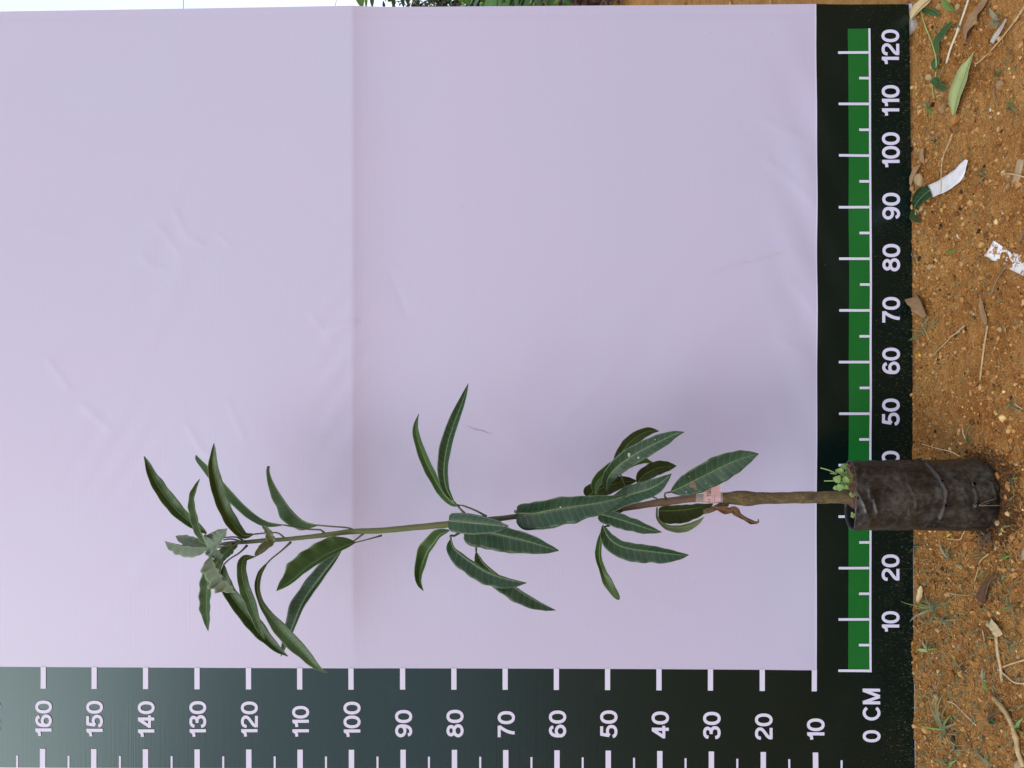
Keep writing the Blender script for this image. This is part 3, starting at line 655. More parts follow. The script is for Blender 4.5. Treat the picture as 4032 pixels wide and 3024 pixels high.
PROF = [(0, .06), (.03, .30), (.08, .56), (.16, .80), (.28, .97), (.42, 1.04), (.56, 1.02), (.70, .90), (.82, .68), (.91, .40), (.96, .19), (1, .015)]
BLUNT = [(0, .55), (.03, .80), (.08, .92), (.2, 1), (.4, .98), (.6, .84), (.75, .64), (.87, .40), (.95, .18), (1, .02)]
ROUND = [(0, .05), (.05, .3), (.15, .65), (.3, .9), (.5, 1), (.7, .95), (.85, .8), (.94, .55), (.98, .35), (1, .1)]
def leaf(zz, pts, wl, wr, d0=0, d1=0, m='leaf', face=1, wave=.10, waves=7, prof=PROF, tw=None, rib='midrib', name='leaf', bow=0.0, pet=None, petw=6, label=None, parent=None, under=None, nseg=44, thick=.00045, depth_k=.8, petd=None):
    """leaf blade traced along its midrib (base to tip). wl / wr: visible half widths left / right of the midrib in photo pixels x zoom;
    d0, d1: distance of base and tip from the stem plane (m, negative = nearer the camera); face 1 = upper side towards the camera"""
    parent = parent or sap; kz = zz(1, 0)[0]-zz(0, 0)[0]
    fp = [zz(*p) for p in pts]; c = cr(fp, nseg); n = len(c); seed = random.uniform(0, 50)
    S = [-1, -.8, -.5, -.2, 0, .2, .5, .8, 1]; V, UV, rib_pts = [], [], []; L = 0; prev = None
    for i, (u, v) in enumerate(c):
        t = i/(n-1); d = DS+d0+(d1-d0)*t+bow*math.sin(math.pi*t)
        a, b = c[max(i-1, 0)], c[min(i+1, n-1)]; tx, ty = b[0]-a[0], b[1]-a[1]; l = math.hypot(tx, ty) or 1; tx /= l; ty /= l
        nl = (ty, -tx); ctr = P(u, v, d)
        if prev is not None: L += (ctr-prev).length
        prev = ctr; pr = lerp_tab(prof, t)[0]; fl_, fr_ = (lerp_tab(tw, t) if tw else (1, 1))
        a_l, a_r = 1.08*wl*kz*fl_*pr, 1.08*wr*kz*fr_*pr; W = max(abs(wl), abs(wr))*kz*1.14*pr
        rib_pts.append(ctr)
        for s in S:
            w_ = a_l if s < 0 else a_r; side = -1 if s < 0 else 1; q = abs(s)
            ww = w_*(1+(.13 if zz is not Z1 else .18)*nz(t*waves*1.1, seed+side*5, 2.0)*q)
            x = u+(nl[0] if s < 0 else -nl[0])*ww*q; y = v+(nl[1] if s < 0 else -nl[1])*ww*q
            dep = math.sqrt(max(W*W-w_*w_, 0))*d/F*(q**1.25)*depth_k*(-1 if face > 0 else 1)
            dep += wave*W*d/F*q*q*(.55*math.sin(waves*1.7*math.pi*t+seed+side*1.1)+1.5*nz(t*waves*.9, seed, side*3.0))
            pt = P(x, y, d); pt.y += dep; V.append(pt); UV.append((L*100, s*.5+.5))
    m_ = len(S); Fc = []
    for i in range(n-1):
        for j in range(m_-1):
            q = (i*m_+j, i*m_+j+1, (i+1)*m_+j+1, (i+1)*m_+j); Fc.append(q if face < 0 else q[::-1])
    # make the first material's side face the camera when face = 1
    v0, v1, v2 = V[Fc[len(Fc)//2][0]], V[Fc[len(Fc)//2][1]], V[Fc[len(Fc)//2][2]]
    if ((v1-v0).cross(v2-v0)).y*1 > 0: Fc = [q[::-1] for q in Fc]
    un = under or {'leaf': 'leaf_under', 'leaf_top': 'leaf_under', 'leaf_grey': 'leaf_grey', 'leaf_olive': 'leaf_olive'}.get(m, m)
    o = mk(name, V, Fc, [M[m], M[un]], parent, uvs=UV, solid=thick, label=label)
    rp = [p+Vector((0, -.0002, 0)) for p in rib_pts[:-1:2]]
    V2, F2 = tube_geo(rp, [.00085, .00062, .0003], 6); mk('midrib', V2, F2, M[rib], o)
    if pet:
        pp = [Vector(P(*zz(*p), DS+(petd if petd is not None else 0)*(1-k/max(1, len(pet)-1))+d0*k/max(1, len(pet)-1))) for k, p in enumerate(pet)]+[rib_pts[0]]
        pp = [Vector(q) for q in cr([tuple(q) for q in pp], 12)]
        r = px2m(petw)/2; V2, F2 = tube_geo(pp, [r*1.5, r, r*.85, r*.9], 8); mk('petiole', V2, F2, M['petiole'], o)
    return o
# --- crown (Z1)
leaf(Z1, [(495, 712), (390, 640), (300, 557), (225, 463), (165, 368), (120, 262), (106, 231)], 19, 47, .0, .03, 'leaf_top', wave=.12)
leaf(Z1, [(545, 775), (490, 752), (452, 690), (428, 590), (413, 500), (430, 430), (453, 371)], 32, 15, -.03, .03, 'leaf_top', wave=.15, label='narrow grey-green leaf curling upward')
leaf(Z1, [(790, 716), (735, 728), (680, 682), (630, 600), (588, 510), (558, 410), (533, 290), (538, 205), (541, 150)], 24, 44, .0, -.04, 'leaf_top', wave=.12, pet=[(985, 745), (945, 712), (900, 706)], petw=7)
leaf(Z1, [(975, 659), (870, 640), (770, 575), (690, 497), (600, 398), (510, 305), (455, 250), (430, 224)], 44, 14, .0, .05, 'leaf_top', prof=ROUND, wave=.08, pet=[(1228, 708), (1195, 686), (1130, 686)], petw=7)
leaf(Z1, [(1180, 660), (1095, 632), (1020, 562), (955, 470), (908, 390), (886, 325), (889, 294)], 70, 14, .0, .02, 'leaf_top', wave=.16, waves=5, pet=[(1412, 692), (1370, 676), (1270, 668)], petw=7, prof=[(0, .1), (.05, .3), (.15, .75), (.28, 1), (.4, .98), (.5, .8), (.62, .72), (.75, .5), (.86, .32), (.94, .24), (1, .2)])
leaf(Z1, [(500, 800), (430, 796), (350, 786), (280, 772), (235, 760)], 58, 8, -.02, .03, 'leaf_grey', wave=.14)
leaf(Z1, [(520, 800), (440, 778), (380, 758), (330, 740), (302, 727)], 30, 34, .0, .04, 'leaf_grey', wave=.15)
leaf(Z1, [(500, 800), (552, 772), (598, 722), (623, 682)], 74, 34, -.04, -.08, 'leaf_grey', wave=.5, waves=5, prof=BLUNT, label='crumpled pale young leaf at the shoot tip')
leaf(Z1, [(505, 790), (548, 825), (580, 850), (600, 845)], 34, 42, -.03, -.05, 'leaf_grey', wave=.5, waves=5, prof=BLUNT)
leaf(Z1, [(690, 770), (640, 800), (600, 840), (560, 880), (545, 905)], 34, 32, .01, .01, 'leaf_top', wave=.08)
leaf(Z1, [(528, 850), (510, 960), (499, 1080), (498, 1190), (505, 1320)], 30, 42, -.02, .02, 'leaf_top', wave=.14)
leaf(Z1, [(525, 850), (560, 930), (592, 975), (632, 1022), (677, 1078)], 24, 84, -.04, -.07, 'leaf_grey', wave=.35, label='broad pale young leaf hanging from the shoot tip')
leaf(Z1, [(602, 905), (606, 1000), (645, 1090), (715, 1185), (790, 1275), (865, 1360), (935, 1430), (1002, 1477)], 50, 24, .0, -.03, 'leaf_top', wave=.12, pet=[(748, 785), (700, 832), (640, 870)], petw=7)
leaf(Z1, [(605, 860), (575, 930), (590, 990), (625, 1060)], 16, 30, .015, .02, 'leaf_under', wave=.05)
leaf(Z1, [(792, 857), (730, 868), (716, 945), (733, 1040), (765, 1130), (797, 1222), (827, 1310), (857, 1373)], 34, 32, -.01, -.05, 'leaf_top', wave=.14, pet=[(905, 775), (850, 825)], petw=6, prof=[(0, .1), (.06, .45), (.15, .75), (.3, .9), (.45, 1), (.6, .95), (.75, .75), (.87, .5), (.95, .22), (1, .02)])
leaf(Z1, [(905, 775), (893, 735), (872, 692), (838, 660)], 22, 24, -.02, -.04, 'leaf_grey', wave=.3, waves=5, prof=BLUNT)
leaf(Z1, [(910, 762), (868, 785), (826, 818), (792, 848)], 20, 26, -.02, -.05, 'leaf_grey', wave=.3, waves=5, prof=BLUNT)
leaf(Z1, [(865, 905), (825, 965), (812, 1050), (835, 1140), (885, 1215), (945, 1290), (1010, 1362), (1085, 1440), (1160, 1520), (1210, 1562), (1256, 1582)], 42, 38, .0, -.06, 'leaf_top', wave=.12, pet=[(1020, 765), (960, 820), (900, 868)], petw=7,
     prof=[(0, .15), (.06, .32), (.15, .40), (.28, .38), (.38, .55), (.5, .92), (.6, 1), (.72, .95), (.82, .68), (.9, .4), (.95, .18), (1, .02)])
leaf(Z1, [(1420, 768), (1340, 797), (1230, 852), (1120, 925), (1030, 1002), (930, 1070)], 14, 92, -.01, -.06, 'leaf_top', wave=.10, pet=[(1585, 724), (1500, 748)], petw=6, under='leaf_top')
leaf(Z1, [(1335, 815), (1240, 938), (1155, 1050), (1095, 1140), (1052, 1240), (1015, 1335), (958, 1477)], 22, 58, .0, .05, 'leaf', wave=.10, pet=[(1472, 712), (1400, 768)], petw=6)
for k, pts in enumerate(([(735, 765), (690, 738), (660, 733), (600, 738)], [(715, 768), (680, 752), (640, 746), (600, 752)], [(660, 775), (610, 790), (560, 800), (520, 805)])):
    tube('petiole', [P(*Z1(*p), DS-.004) for p in pts], [.0024, .0014, .0012], M['petiole'], sap, 8, n=10)
# --- middle whorl (Z2)
leaf(Z2, [(475, 870), (430, 790), (413, 700), (417, 600), (440, 480), (478, 360), (520, 250), (552, 162), (570, 100)], 42, 27, .0, -.03, 'leaf', wave=.05, pet=[(545, 948), (510, 910)], petw=8)
leaf(Z2, [(532, 896), (470, 880), (408, 815), (350, 722), (298, 620), (252, 500), (229, 410), (233, 350), (247, 297)], 34, 26, .0, .04, 'leaf_top', wave=.05, pet=[(690, 970), (640, 940), (590, 917)], petw=8, tw=[(0, 1, .3), (.25, 1, .6), (.4, .8, 1), (1, 1, 1)], under='leaf_top')
leaf(Z2, [(447, 1060), (385, 1092), (343, 1148), (302, 1205), (266, 1290), (250, 1365), (278, 1454)], 12, 64, .0, .03, 'leaf_top', wave=.06, tw=[(0, .6, .9), (.4, .8, 1), (.6, 2.0, .65), (.8, 2.1, .45), (1, 1, 1)])
leaf(Z2, [(547, 1052), (690, 1068), (820, 1096), (950, 1127), (1080, 1167), (1161, 1191)], 66, 98, -.02, -.06, 'leaf', wave=.07, prof=BLUNT, waves=8)
tipb = leaf(Z2, [(443, 995), (520, 1003), (620, 1013), (720, 1023), (795, 1031), (832, 1030)], 62, 66, -.05, -.09, 'leaf', wave=.05, prof=BLUNT, waves=4, label='leaf with a brown tip hanging in front of the stem')
leaf(Z2, [(457, 1115), (472, 1170), (530, 1222), (600, 1272), (680, 1322), (780, 1362), (870, 1387), (951, 1402)], 22, 72, -.01, -.05, 'leaf', wave=.06, pet=[(515, 1070), (480, 1094), (455, 1092)], petw=9)
leaf(Z2, [(622, 1198), (670, 1272), (760, 1350), (850, 1412), (930, 1466), (1030, 1526), (1141, 1581)], 18, 72, .01, -.01, 'leaf', wave=.06, pet=[(628, 1120), (622, 1165)], petw=9)
cover = leaf(lambda x, y: (x, y), [(2034, 2020), (2100, 2021), (2163, 2009), (2223, 1999), (2262, 1993), (2323, 1985), (2374, 1976), (2425, 1964), (2468, 1947)], 46, 62, -.03, -.08, 'leaf', wave=.06, prof=BLUNT, waves=8, pet=[(2030, 2014)], petw=9, label='large dark leaf covering the stem')
# --- lower whorl (Z3)
leaf(Z3, [(430, 480), (475, 372), (540, 285), (620, 222), (700, 190), (772, 190)], 44, 40, .02, .05, 'leaf_olive', wave=.08)
leaf(Z3, [(215, 700), (290, 645), (400, 605), (500, 582), (602, 572)], 68, 54, .02, .05, 'leaf_olive', wave=.06, prof=BLUNT)
leaf(Z3, [(605, 592), (640, 542), (700, 502), (780, 470), (906, 457)], 52, 44, .03, .05, 'leaf_olive', wave=.10)
leaf(Z3, [(287, 675), (284, 605), (335, 540), (420, 482), (520, 440), (620, 415), (722, 430)], 52, 36, -.01, .01, 'leaf_top', wave=.06)
resid = leaf(Z3, [(368, 645), (376, 560), (430, 482), (520, 410), (620, 347), (720, 297), (820, 248), (890, 216), (966, 197)], 62, 58, -.02, -.08, 'leaf', wave=.06, label='long leaf with a pale spot of residue')
leaf(Z3, [(365, 806), (430, 752), (520, 692), (620, 660), (700, 634), (780, 590), (866, 519)], 68, 56, -.02, -.07, 'leaf', wave=.08)
leaf(Z3, [(766, 802), (860, 802), (960, 796), (1060, 780), (1130, 766), (1186, 748)], 48, 88, .015, .03, 'leaf_olive', wave=.06, prof=BLUNT)
leaf(Z3, [(756, 775), (757, 850), (790, 897), (850, 927), (930, 932), (1000, 916), (1060, 888), (1116, 851)], 22, 36, .01, -.02, 'leaf_under', wave=.12, prof=[(0, .15), (.2, .3), (.35, .6), (.5, .9), (.65, 1), (.8, .8), (.92, .4), (1, .02)])
big = leaf(Z3, [(862, 658), (960, 612), (1060, 562), (1180, 502), (1280, 452), (1400, 402), (1536, 365)], 92, 96, -.02, -.07, 'leaf', wave=.06, waves=8, pet=[(828, 712), (815, 690), (822, 664)], petw=8, label='largest lower leaf with a brown blemish and a yellow spot')
leaf(Z3, [(307, 824), (380, 842), (480, 872), (600, 912), (700, 945), (791, 967)], 46, 62, -.01, -.04, 'leaf', wave=.06, prof=BLUNT, pet=[(500, 795), (470, 815), (380, 830)], petw=6)
leaf(Z3, [(338, 915), (385, 1010), (460, 1066), (560, 1095), (680, 1111), (800, 1126), (920, 1140), (999, 1143)], 50, 82, -.01, -.05, 'leaf', wave=.07, waves=8, pet=[(385, 915), (350, 925)], petw=8)
leaf(Z3, [(333, 945), (318, 1050), (312, 1160), (336, 1255), (376, 1350), (420, 1420), (465, 1486)], 34, 36, .0, -.02, 'leaf_top', wave=.08, tw=[(0, .5, 1), (.3, .35, 1), (.5, .6, .6), (.7, 1, 1), (1, 1.2, 1.2)], prof=ROUND)
leaf(Z3, [(1178, 768), (1232, 783), (1300, 800), (1345, 795), (1385, 832), (1440, 868), (1500, 892), (1532, 888), (1532, 866)], 26, 30, -.012, -.02, 'leaf_dead', wave=.6, waves=6, rib='midrib_dry', name='dead_leaf', label='shrivelled brown leaf hanging from the stub', under='leaf_dead', prof=[(0, .15), (.1, .5), (.2, .95), (.27, 1.1), (.34, .7), (.42, 1.0), (.5, .95), (.57, .6), (.68, .5), (.8, .6), (.88, .38), (.95, .2), (1, .05)])
for pts in ([(475, 522), (492, 565), (512, 612)], [(700, 690), (735, 700), (760, 715)]):
    tube('petiole', [P(*Z3(*p), DS-.012) for p in pts], [.0015, .0013], M['petiole'], sap, 6, n=6)
# blemishes lying on the leaves
from mathutils.bvhtree import BVHTree
def blot(on, x, y, r, mt, zz=Z3, ax=1.0):
    off = root_loc(on); tr = BVHTree.FromPolygons([v.co+off for v in on.data.vertices], [tuple(p.vertices) for p in on.data.polygons])
    o_ = Vector((0, -DB, ZC)); VV = []; K = 12
    for i in range(-1, K):
        a = 2*math.pi*i/K; q = 0 if i < 0 else r*(1+.6*nz(i*1.9, x, y))
        d_ = (P(*zz(x+math.cos(a)*q*ax, y+math.sin(a)*q), 1)-o_).normalized(); hit = tr.ray_cast(o_, d_)[0]
        if hit is None: return
        VV.append(hit-d_*.0005)
    mk('blemish', VV, [(0, i+1, (i+1) % K+1) for i in range(K)], mt, on)
blot(big, 1083, 450, 22, M['spot_yellow']); blot(big, 1032, 604, 26, M['leaf_dead_flat']); blot(big, 1052, 632, 14, M['leaf_dead_flat'])
blot(resid, 541, 372, 15, M['spot_white'], ax=.7); blot(resid, 612, 395, 8, M['spot_white']); blot(resid, 740, 255, 5, M['spot_white'])
blot(tipb, 803, 1029, 9, M['leaf_dead_flat'], Z2); blot(cover, 938, 962, 9, M['leaf_dead_flat'], Z2); blot(cover, 1172, 907, 5, M['spot_white'], Z2); blot(cover, 1050, 940, 7, M['spot_yellow'], Z2)
blot(big, 980, 657, 5, M['spot_white']); blot(big, 1130, 590, 6, M['spot_yellow']); blot(big, 1000, 540, 6, M['spot_yellow'])

# label tied round the graft
XC, RT = P(0, 1958, DS).x, 0.0094
tagp = thing('x', (0, 0, 0), None, None); bpy.data.objects.remove(tagp)
def tag_sheet(name, u0, u1, prof_, mt, parent, off=0.0, label=None, nseg=8):
    VV, FF = [], []; m_ = len(prof_)
    for i in range(nseg+1):
        u = u0+(u1-u0)*i/nseg
        for (x, dd) in prof_:
            z = P(u, 1958, DS-RT).z; VV.append(Vector((x, dd-DB-off+.0003*nz(x*300, u*.05, 3), z)))
    for i in range(nseg):
        for j in range(m_-1): FF.append((i*m_+j, i*m_+j+1, (i+1)*m_+j+1, (i+1)*m_+j))
    return mk(name, VV, FF, mt, parent, label=label)
def wrap(r, a0, a1, flap):
    out = [(XC+r*math.sin(math.radians(a0+(a1-a0)*i/14)), DS-r*math.cos(math.radians(a0+(a1-a0)*i/14))) for i in range(15)]
    x, dd = out[-1]
    return out+[(x+flap*k/6, dd+.0030*math.sin(k/6*1.5)) for k in range(1, 7)]
lab = tag_sheet('name_tag', 2771, 2838, wrap(RT, -92, 28, .0205), M['pink'], sap, 0, 'pink printed paper label taped round the graft')
tag_sheet('clear_tape', 2740, 2846, wrap(RT+.0007, -110, 30, .0215), M['tape'], lab, .0002)
VV, FF, lay, wd = glyph_geo('AI TUQ', .17, .16)
out = []
for (a, b), l in zip(VV, lay):
    x = XC-.0086+a*.0058; z = P(2799, 1958, DS-RT).z+b*.0058; k = (x-XC)/RT
    dd = DS-math.sqrt(max(RT*RT-(x-XC)**2, 0)) if k < .47 else DS-RT*.883
    out.append(Vector((x, dd-DB-.0006-.00005*l, z)))
mk('lettering', out, FF, M['ink'], lab, smooth=False, label='dark letters reading AI TU Q with accents')
VV, FF = [], []
for u in (2774, 2805, 2813):
    n0 = len(VV)
    for x in np.linspace(XC-.0084, XC+.0042, 10):
        dd = DS-math.sqrt(max(RT*RT-(x-XC)**2, 0))-.0005
        for uu in (u, u+1.6): VV.append(Vector((x, dd-DB, P(uu, 1958, DS-RT).z)))
    FF += [(n0+2*i, n0+2*i+1, n0+2*i+3, n0+2*i+2) for i in range(9) if i % 3 != 2 or u == 2813]
mk('fine_print', VV, FF, M['ink'], lab, smooth=False)

# roots pushing out of the bag
for pts, r, mt in (([(1585, 250), (1480, 195), (1350, 165), (1190, 120)], .0007, 'straw_white'), ([(1640, 235), (1580, 170), (1510, 70)], .0009, 'root'), ([(1435, 262), (1400, 225), (1385, 205)], .0007, 'root'),
                   ([(1735, 722), (1790, 680), (1850, 670), (1900, 645)], .0006, 'twig'), ([(1735, 725), (1830, 715), (1930, 725), (2010, 735)], .0006, 'twig'), ([(1740, 728), (1800, 700), (1840, 690)], .0006, 'root')):
    ps = []
    for k, p in enumerate(pts):
        q = on_bag(*p)[0] if p[1] > 300 else P(*Z4(*p), 1.262)
        ps.append(q+Vector((0, -.0025-.001*k, 0)))
    tube('root', ps, [r, r*.8, r*.4], M[mt], bag, 5, n=12)
parts = []
for k in range(34):
    q = G(*Z4(1850+random.uniform(-70, 60), 985+random.uniform(-10, 30))); a = random.uniform(-.4, 1.2); ln = random.uniform(.01, .032)
    parts.append(tube_geo([q+Vector((-ln*i/4*math.cos(a*.7)+.003*math.sin(i+k), -ln*i/4*math.sin(a)*.7+.002*math.cos(i*2+k), .004+.004*math.sin(i*.8+k))) for i in range(5)], [.0007, .0003], 4))
V, Fc = merge(parts); mk('root_tuft', V, Fc, M['root'], bag, kind='stuff')

# ------------------------------------------------------------------ small plants rooted in the bag
def heart(ctr, nrm, updir, r, mt, parent, name='leaf'):
    n = nrm.normalized(); a = updir-n*updir.dot(n); a.normalize(); b = n.cross(a); VV, FF, UV = [], [], []
    S = [-1, -.5, 0, .5, 1]; N = 9
    tab = [(0, .25), (.08, .7), (.2, .95), (.35, 1), (.55, .85), (.75, .55), (.9, .24), (1, .02)]
    for i in range(N):
        t = i/(N-1); w_ = lerp_tab(tab, t)[0]*r*.92
        for s in S:
            VV.append(ctr+a*(t*2-.9)*r+b*s*w_+n*(abs(s)*.18*w_-.12*r*(t*2-1)**2)); UV.append((t*3, s*.5+.5))
    FF = [(i*5+j, i*5+j+1, (i+1)*5+j+1, (i+1)*5+j) for i in range(N-1) for j in range(4)]
    return mk(name, VV, FF, M[mt], parent, uvs=UV, solid=.0004)
def weed(base, leaves, spikes, label, stems=True):
    t_ = thing('weed', base, label, 'weed')
    for (q, r, n, u) in leaves:
        lf = heart(q, n, u, r, 'leaf_weed', t_)
        if stems: tube('stem', [base+(q-base)*.02, base+(q-base)*.55+Vector((0, .002, -.001)), q], [.0008, .0006], M['vine'], t_, 5, n=6)
    for pts in spikes: tube('flower_spike', pts, [.0007, .0010, .0009], M['leaf_weed'], t_, 6, n=10)
    return t_
wb = P(*Z4(480, 470), 1.250); wb.z = BZ+.2215
LV_ = []
for x, y, s, dd in ((370, 468, 42, 1.235), (398, 548, 40, 1.232), (400, 390, 36, 1.245), (455, 475, 38, 1.236), (425, 350, 32, 1.250), (350, 555, 26, 1.245), (455, 548, 28, 1.238), (440, 420, 34, 1.250), (450, 330, 22, 1.255), (372, 385, 24, 1.258), (425, 505, 24, 1.244)):
    LV_.append((P(*Z4(x, y), dd), s/2.508*1.24/F, Vector((random.uniform(-.4, .4), -1, random.uniform(.25, .9))), Vector((random.uniform(-1, 1), -.2, random.uniform(-.9, .3)))))
weed(wb, LV_, [[P(*Z4(365, 415), 1.247), P(*Z4(280, 378), 1.25), P(*Z4(202, 357), 1.255)], [P(*Z4(340, 485), 1.245), P(*Z4(285, 485), 1.25), P(*Z4(238, 486), 1.252)], [P(*Z4(360, 420), 1.25), P(*Z4(320, 412), 1.25), P(*Z4(300, 410), 1.25)]],
     'pale green heart-leaved weed with thin flower spikes beside the sapling trunk')
for cx, cy, lab_ in ((510, 620, 'tiny pale seedling at the front rim below the trunk'), (525, 825, 'tiny pale seedling inside the bag rim, away from the trunk')):
    b0 = P(*Z4(cx+20, cy), 1.228); b0.z = BZ+.220
    weed(b0, [(P(*Z4(cx+random.uniform(-18, 12), cy+random.uniform(-22, 22)), 1.226), random.uniform(9, 15)/2.508*1.24/F, Vector((random.uniform(-.3, .3), -1, .6)), Vector((random.uniform(-1, 1), 0, random.uniform(-1, 1)))) for _ in range(6)], [], lab_)

# ------------------------------------------------------------------ litter on the soil
def strip(name, zz, pts, w, m, label, cat, prof=PROF, lift=.002, curl=.15, rib=None, wave=.08, n=26, under=None, side=(1, 1), arch=0.0, group=None, solid=.0005):
    "a leaf or strip lying on the soil, traced along its middle; w = half width in photo pixels x zoom"
    kz = zz(1, 0)[0]-zz(0, 0)[0]; c = cr([zz(*p) for p in pts], n); V, UV, rb = [], [], []; S = [-1, -.6, -.2, .2, .6, 1]; L = 0; prev = None; sd = random.uniform(0, 30)
    g_ = [G(u, v) for u, v in c]; zs = np.array([p.z for p in g_]); tt = np.linspace(0, 1, n); fit = np.polyval(np.polyfit(tt, zs, 1), tt); fit = fit+max(0, (zs-fit).max())*.6
    for i, (u, v) in enumerate(c):
        t = i/(n-1); a, b = c[max(i-1, 0)], c[min(i+1, n-1)]; tx, ty = b[0]-a[0], b[1]-a[1]; l = math.hypot(tx, ty) or 1
        nl = (ty/l, -tx/l); pr = lerp_tab(prof, t)[0]*w*kz; zb = fit[i]+lift+arch*math.sin(math.pi*t); ctr = GZ(u, v, zb); rb.append(ctr+Vector((0, 0, .0006)))
        if prev is not None: L += (ctr-prev).length
        prev = ctr; half = (GZ(u+nl[0]*pr, v+nl[1]*pr, zb)-ctr).length
        for s in S:
            k = side[0] if s < 0 else side[1]
            q = GZ(u-nl[0]*pr*s*k*(1+.12*nz(t*7, sd, s)), v-nl[1]*pr*s*k*(1+.12*nz(t*7, sd, s)), zb)
            q.z = zb+half*(curl*s*s+wave*2.2*s*s*nz(t*4.5, sd, s*1.5)); V.append(q); UV.append((L*100, s*.5+.5))
    m_ = len(S); Fc = [(i*m_+j, i*m_+j+1, (i+1)*m_+j+1, (i+1)*m_+j) for i in range(n-1) for j in range(m_-1)]
    v0, v1, v2 = [V[i] for i in Fc[len(Fc)//2][:3]]
    if (v1-v0).cross(v2-v0).z < 0: Fc = [q[::-1] for q in Fc]
    mats_ = M[m] if not under else [M[m], M[under]]
    if not rib: return mk(name, V, Fc, mats_, None, uvs=UV, solid=solid, label=label, cat=cat, group=group)
    a = np.array([tuple(v) for v in V]); loc = (a[:, 0].mean(), a[:, 1].mean(), a[:, 2].min())
    t_ = thing(name, loc, label, cat, group); mk('blade', V, Fc, mats_, t_, uvs=UV, solid=solid)
    V2, F2 = tube_geo(rb[:-1], [.0009, .0007, .0004], 5); mk('midrib', V2, F2, M[rib], t_); return t_
FULL = [(0, .8), (.05, 1), (.95, 1), (1, .8)]
def stick(name, zz, pts, r, m, label, cat='twig', lift=.0015, arch=0.0, taper=.7, n=16, node=None, group=None):
    kz = zz(1, 0)[0]-zz(0, 0)[0]; c = cr([zz(*p) for p in pts], n); rr = r*kz*1.25/F
    zs = np.array([G(*p).z for p in c]); tt = np.linspace(0, 1, n); fit = np.polyval(np.polyfit(tt, zs, 2 if n > 20 else 1), tt); fit = fit+max(0, (zs-fit).max())*.45
    q = [GZ(u, v, fit[i]+rr*.7+lift+arch*math.sin(math.pi*i/(n-1))) for i, (u, v) in enumerate(c)]
    rad = [rr*(1-(1-taper)*i/(n-1)) for i in range(n)]
    if node is not None:
        for i in range(n):
            if abs(i/(n-1)-node) < .5/(n-1)+1e-6: rad[i] *= 1.45
    V, Fc = tube_geo(q, rad, 7, rough=.05, seed=random.uniform(0, 9))
    return mk(name, V, Fc, M[m], None, label=label, cat=cat, group=group)
STV = []
for k in range(5):
    b_ = bmesh.new(); bmesh.ops.create_icosphere(b_, subdivisions=2, radius=1)
    for v in b_.verts:
        p = v.co.copy(); f_ = 1+.42*noise.noise(p*1.1+Vector((k*7, 0, 0)))+.16*noise.noise(p*2.6+Vector((0, k*5, 0)))
        v.co = Vector((p.x*1.0, p.y*.82, p.z*.68))*f_
    me = bpy.data.meshes.new('stone'); b_.to_mesh(me); b_.free(); STV.append(me)
STM = {}
def stone(zz, x, y, s, m, label, group=None, name='stone', flat=1.0, sink=.25, cat='stone'):
    k = random.randrange(5); key = (k, m)
    if key not in STM:
        me = STV[k].copy(); me.materials.append(M[m]); me.polygons.foreach_set('use_smooth', [True]*len(me.polygons)); STM[key] = me
    kz = zz(1, 0)[0]-zz(0, 0)[0]; q = G(*zz(x, y)); r = s*kz*(q.y+DB)/F/2
    o = bpy.data.objects.new(name, STM[key]); COL.objects.link(o); o.location = (q.x, q.y, gh(q.x, q.y)+r*.6*flat-sink*r)
    o.scale = (r, r, r*flat); o.rotation_euler = (random.uniform(-.3, .3), random.uniform(-.3, .3), random.uniform(0, 6.28))
    return tag(o, label, cat, group)
# right end, under the 120-90 numerals (Z5 / Z0)
strip('dry_leaf', Z5, [(345, -12), (262, 62), (180, 165)], 34, 'leaf_pale', 'bleached papery leaf leaning at the banner corner', 'leaf', lift=.006, curl=.5, rib='midrib_dry')
stick('trailing_vine', Z5, [(262, -8), (266, 100), (300, 220), (350, 350), (385, 480), (382, 620), (356, 705), (366, 802)], 7, 'vine', 'yellow-green vine stem trailing over soil near the 120 mark', 'vine', n=34, lift=.003)
strip('vine_leaf', Z5, [(268, 92), (330, 92), (385, 112), (412, 135)], 26, 'leaf_top', 'small green lobed leaf at the top of the vine stem', 'leaf', lift=.006, curl=.3)
strip('vine_leaf', Z5, [(525, 172), (455, 265), (405, 350), (398, 460)], 22, 'leaf_top', 'twisted green leaf lying right of the vine stem', 'leaf', lift=.005, curl=.5)
strip('vine_leaf', Z5, [(405, 460), (390, 520), (382, 585)], 26, 'leaf_top', 'short green leaf folded under the middle of the vine stem', 'leaf', lift=.004, curl=.3)
for x, y, a in ((430, 700, 0), (455, 715, 1), (400, 650, 2)):
    strip('vine_leaf', Z5, [(380, 705), (x, y), (x+25, y+18)], 24, 'leaf_top', ('crinkled green leaflet by the lower vine, nearest the tan stone', 'crinkled green leaflet by the lower vine, reaching furthest right', 'crinkled green leaflet by the lower vine, uppermost of three')[a], 'leaf', lift=.006, curl=.4)
bl = thing('block_offcut', tuple(G(*Z5(215, 215))), 'pale grey offcut of board at the foot of the banner corner', 'board')
def boxg(c, sx, sy, sz, rz=0, bev=.0015):
    b_ = bmesh.new(); bmesh.ops.create_cube(b_, size=1); bmesh.ops.scale(b_, vec=(sx, sy, sz), verts=b_.verts)
    bmesh.ops.bevel(b_, geom=b_.edges[:], offset=bev, segments=2, affect='EDGES')
    bmesh.ops.rotate(b_, cent=(0, 0, 0), matrix=Matrix.Rotation(rz, 3, 'Z'), verts=b_.verts)
    V_ = [v.co+Vector(c) for v in b_.verts]; F_ = [tuple(v.index for v in f.verts) for f in b_.faces]; b_.free(); return V_, F_
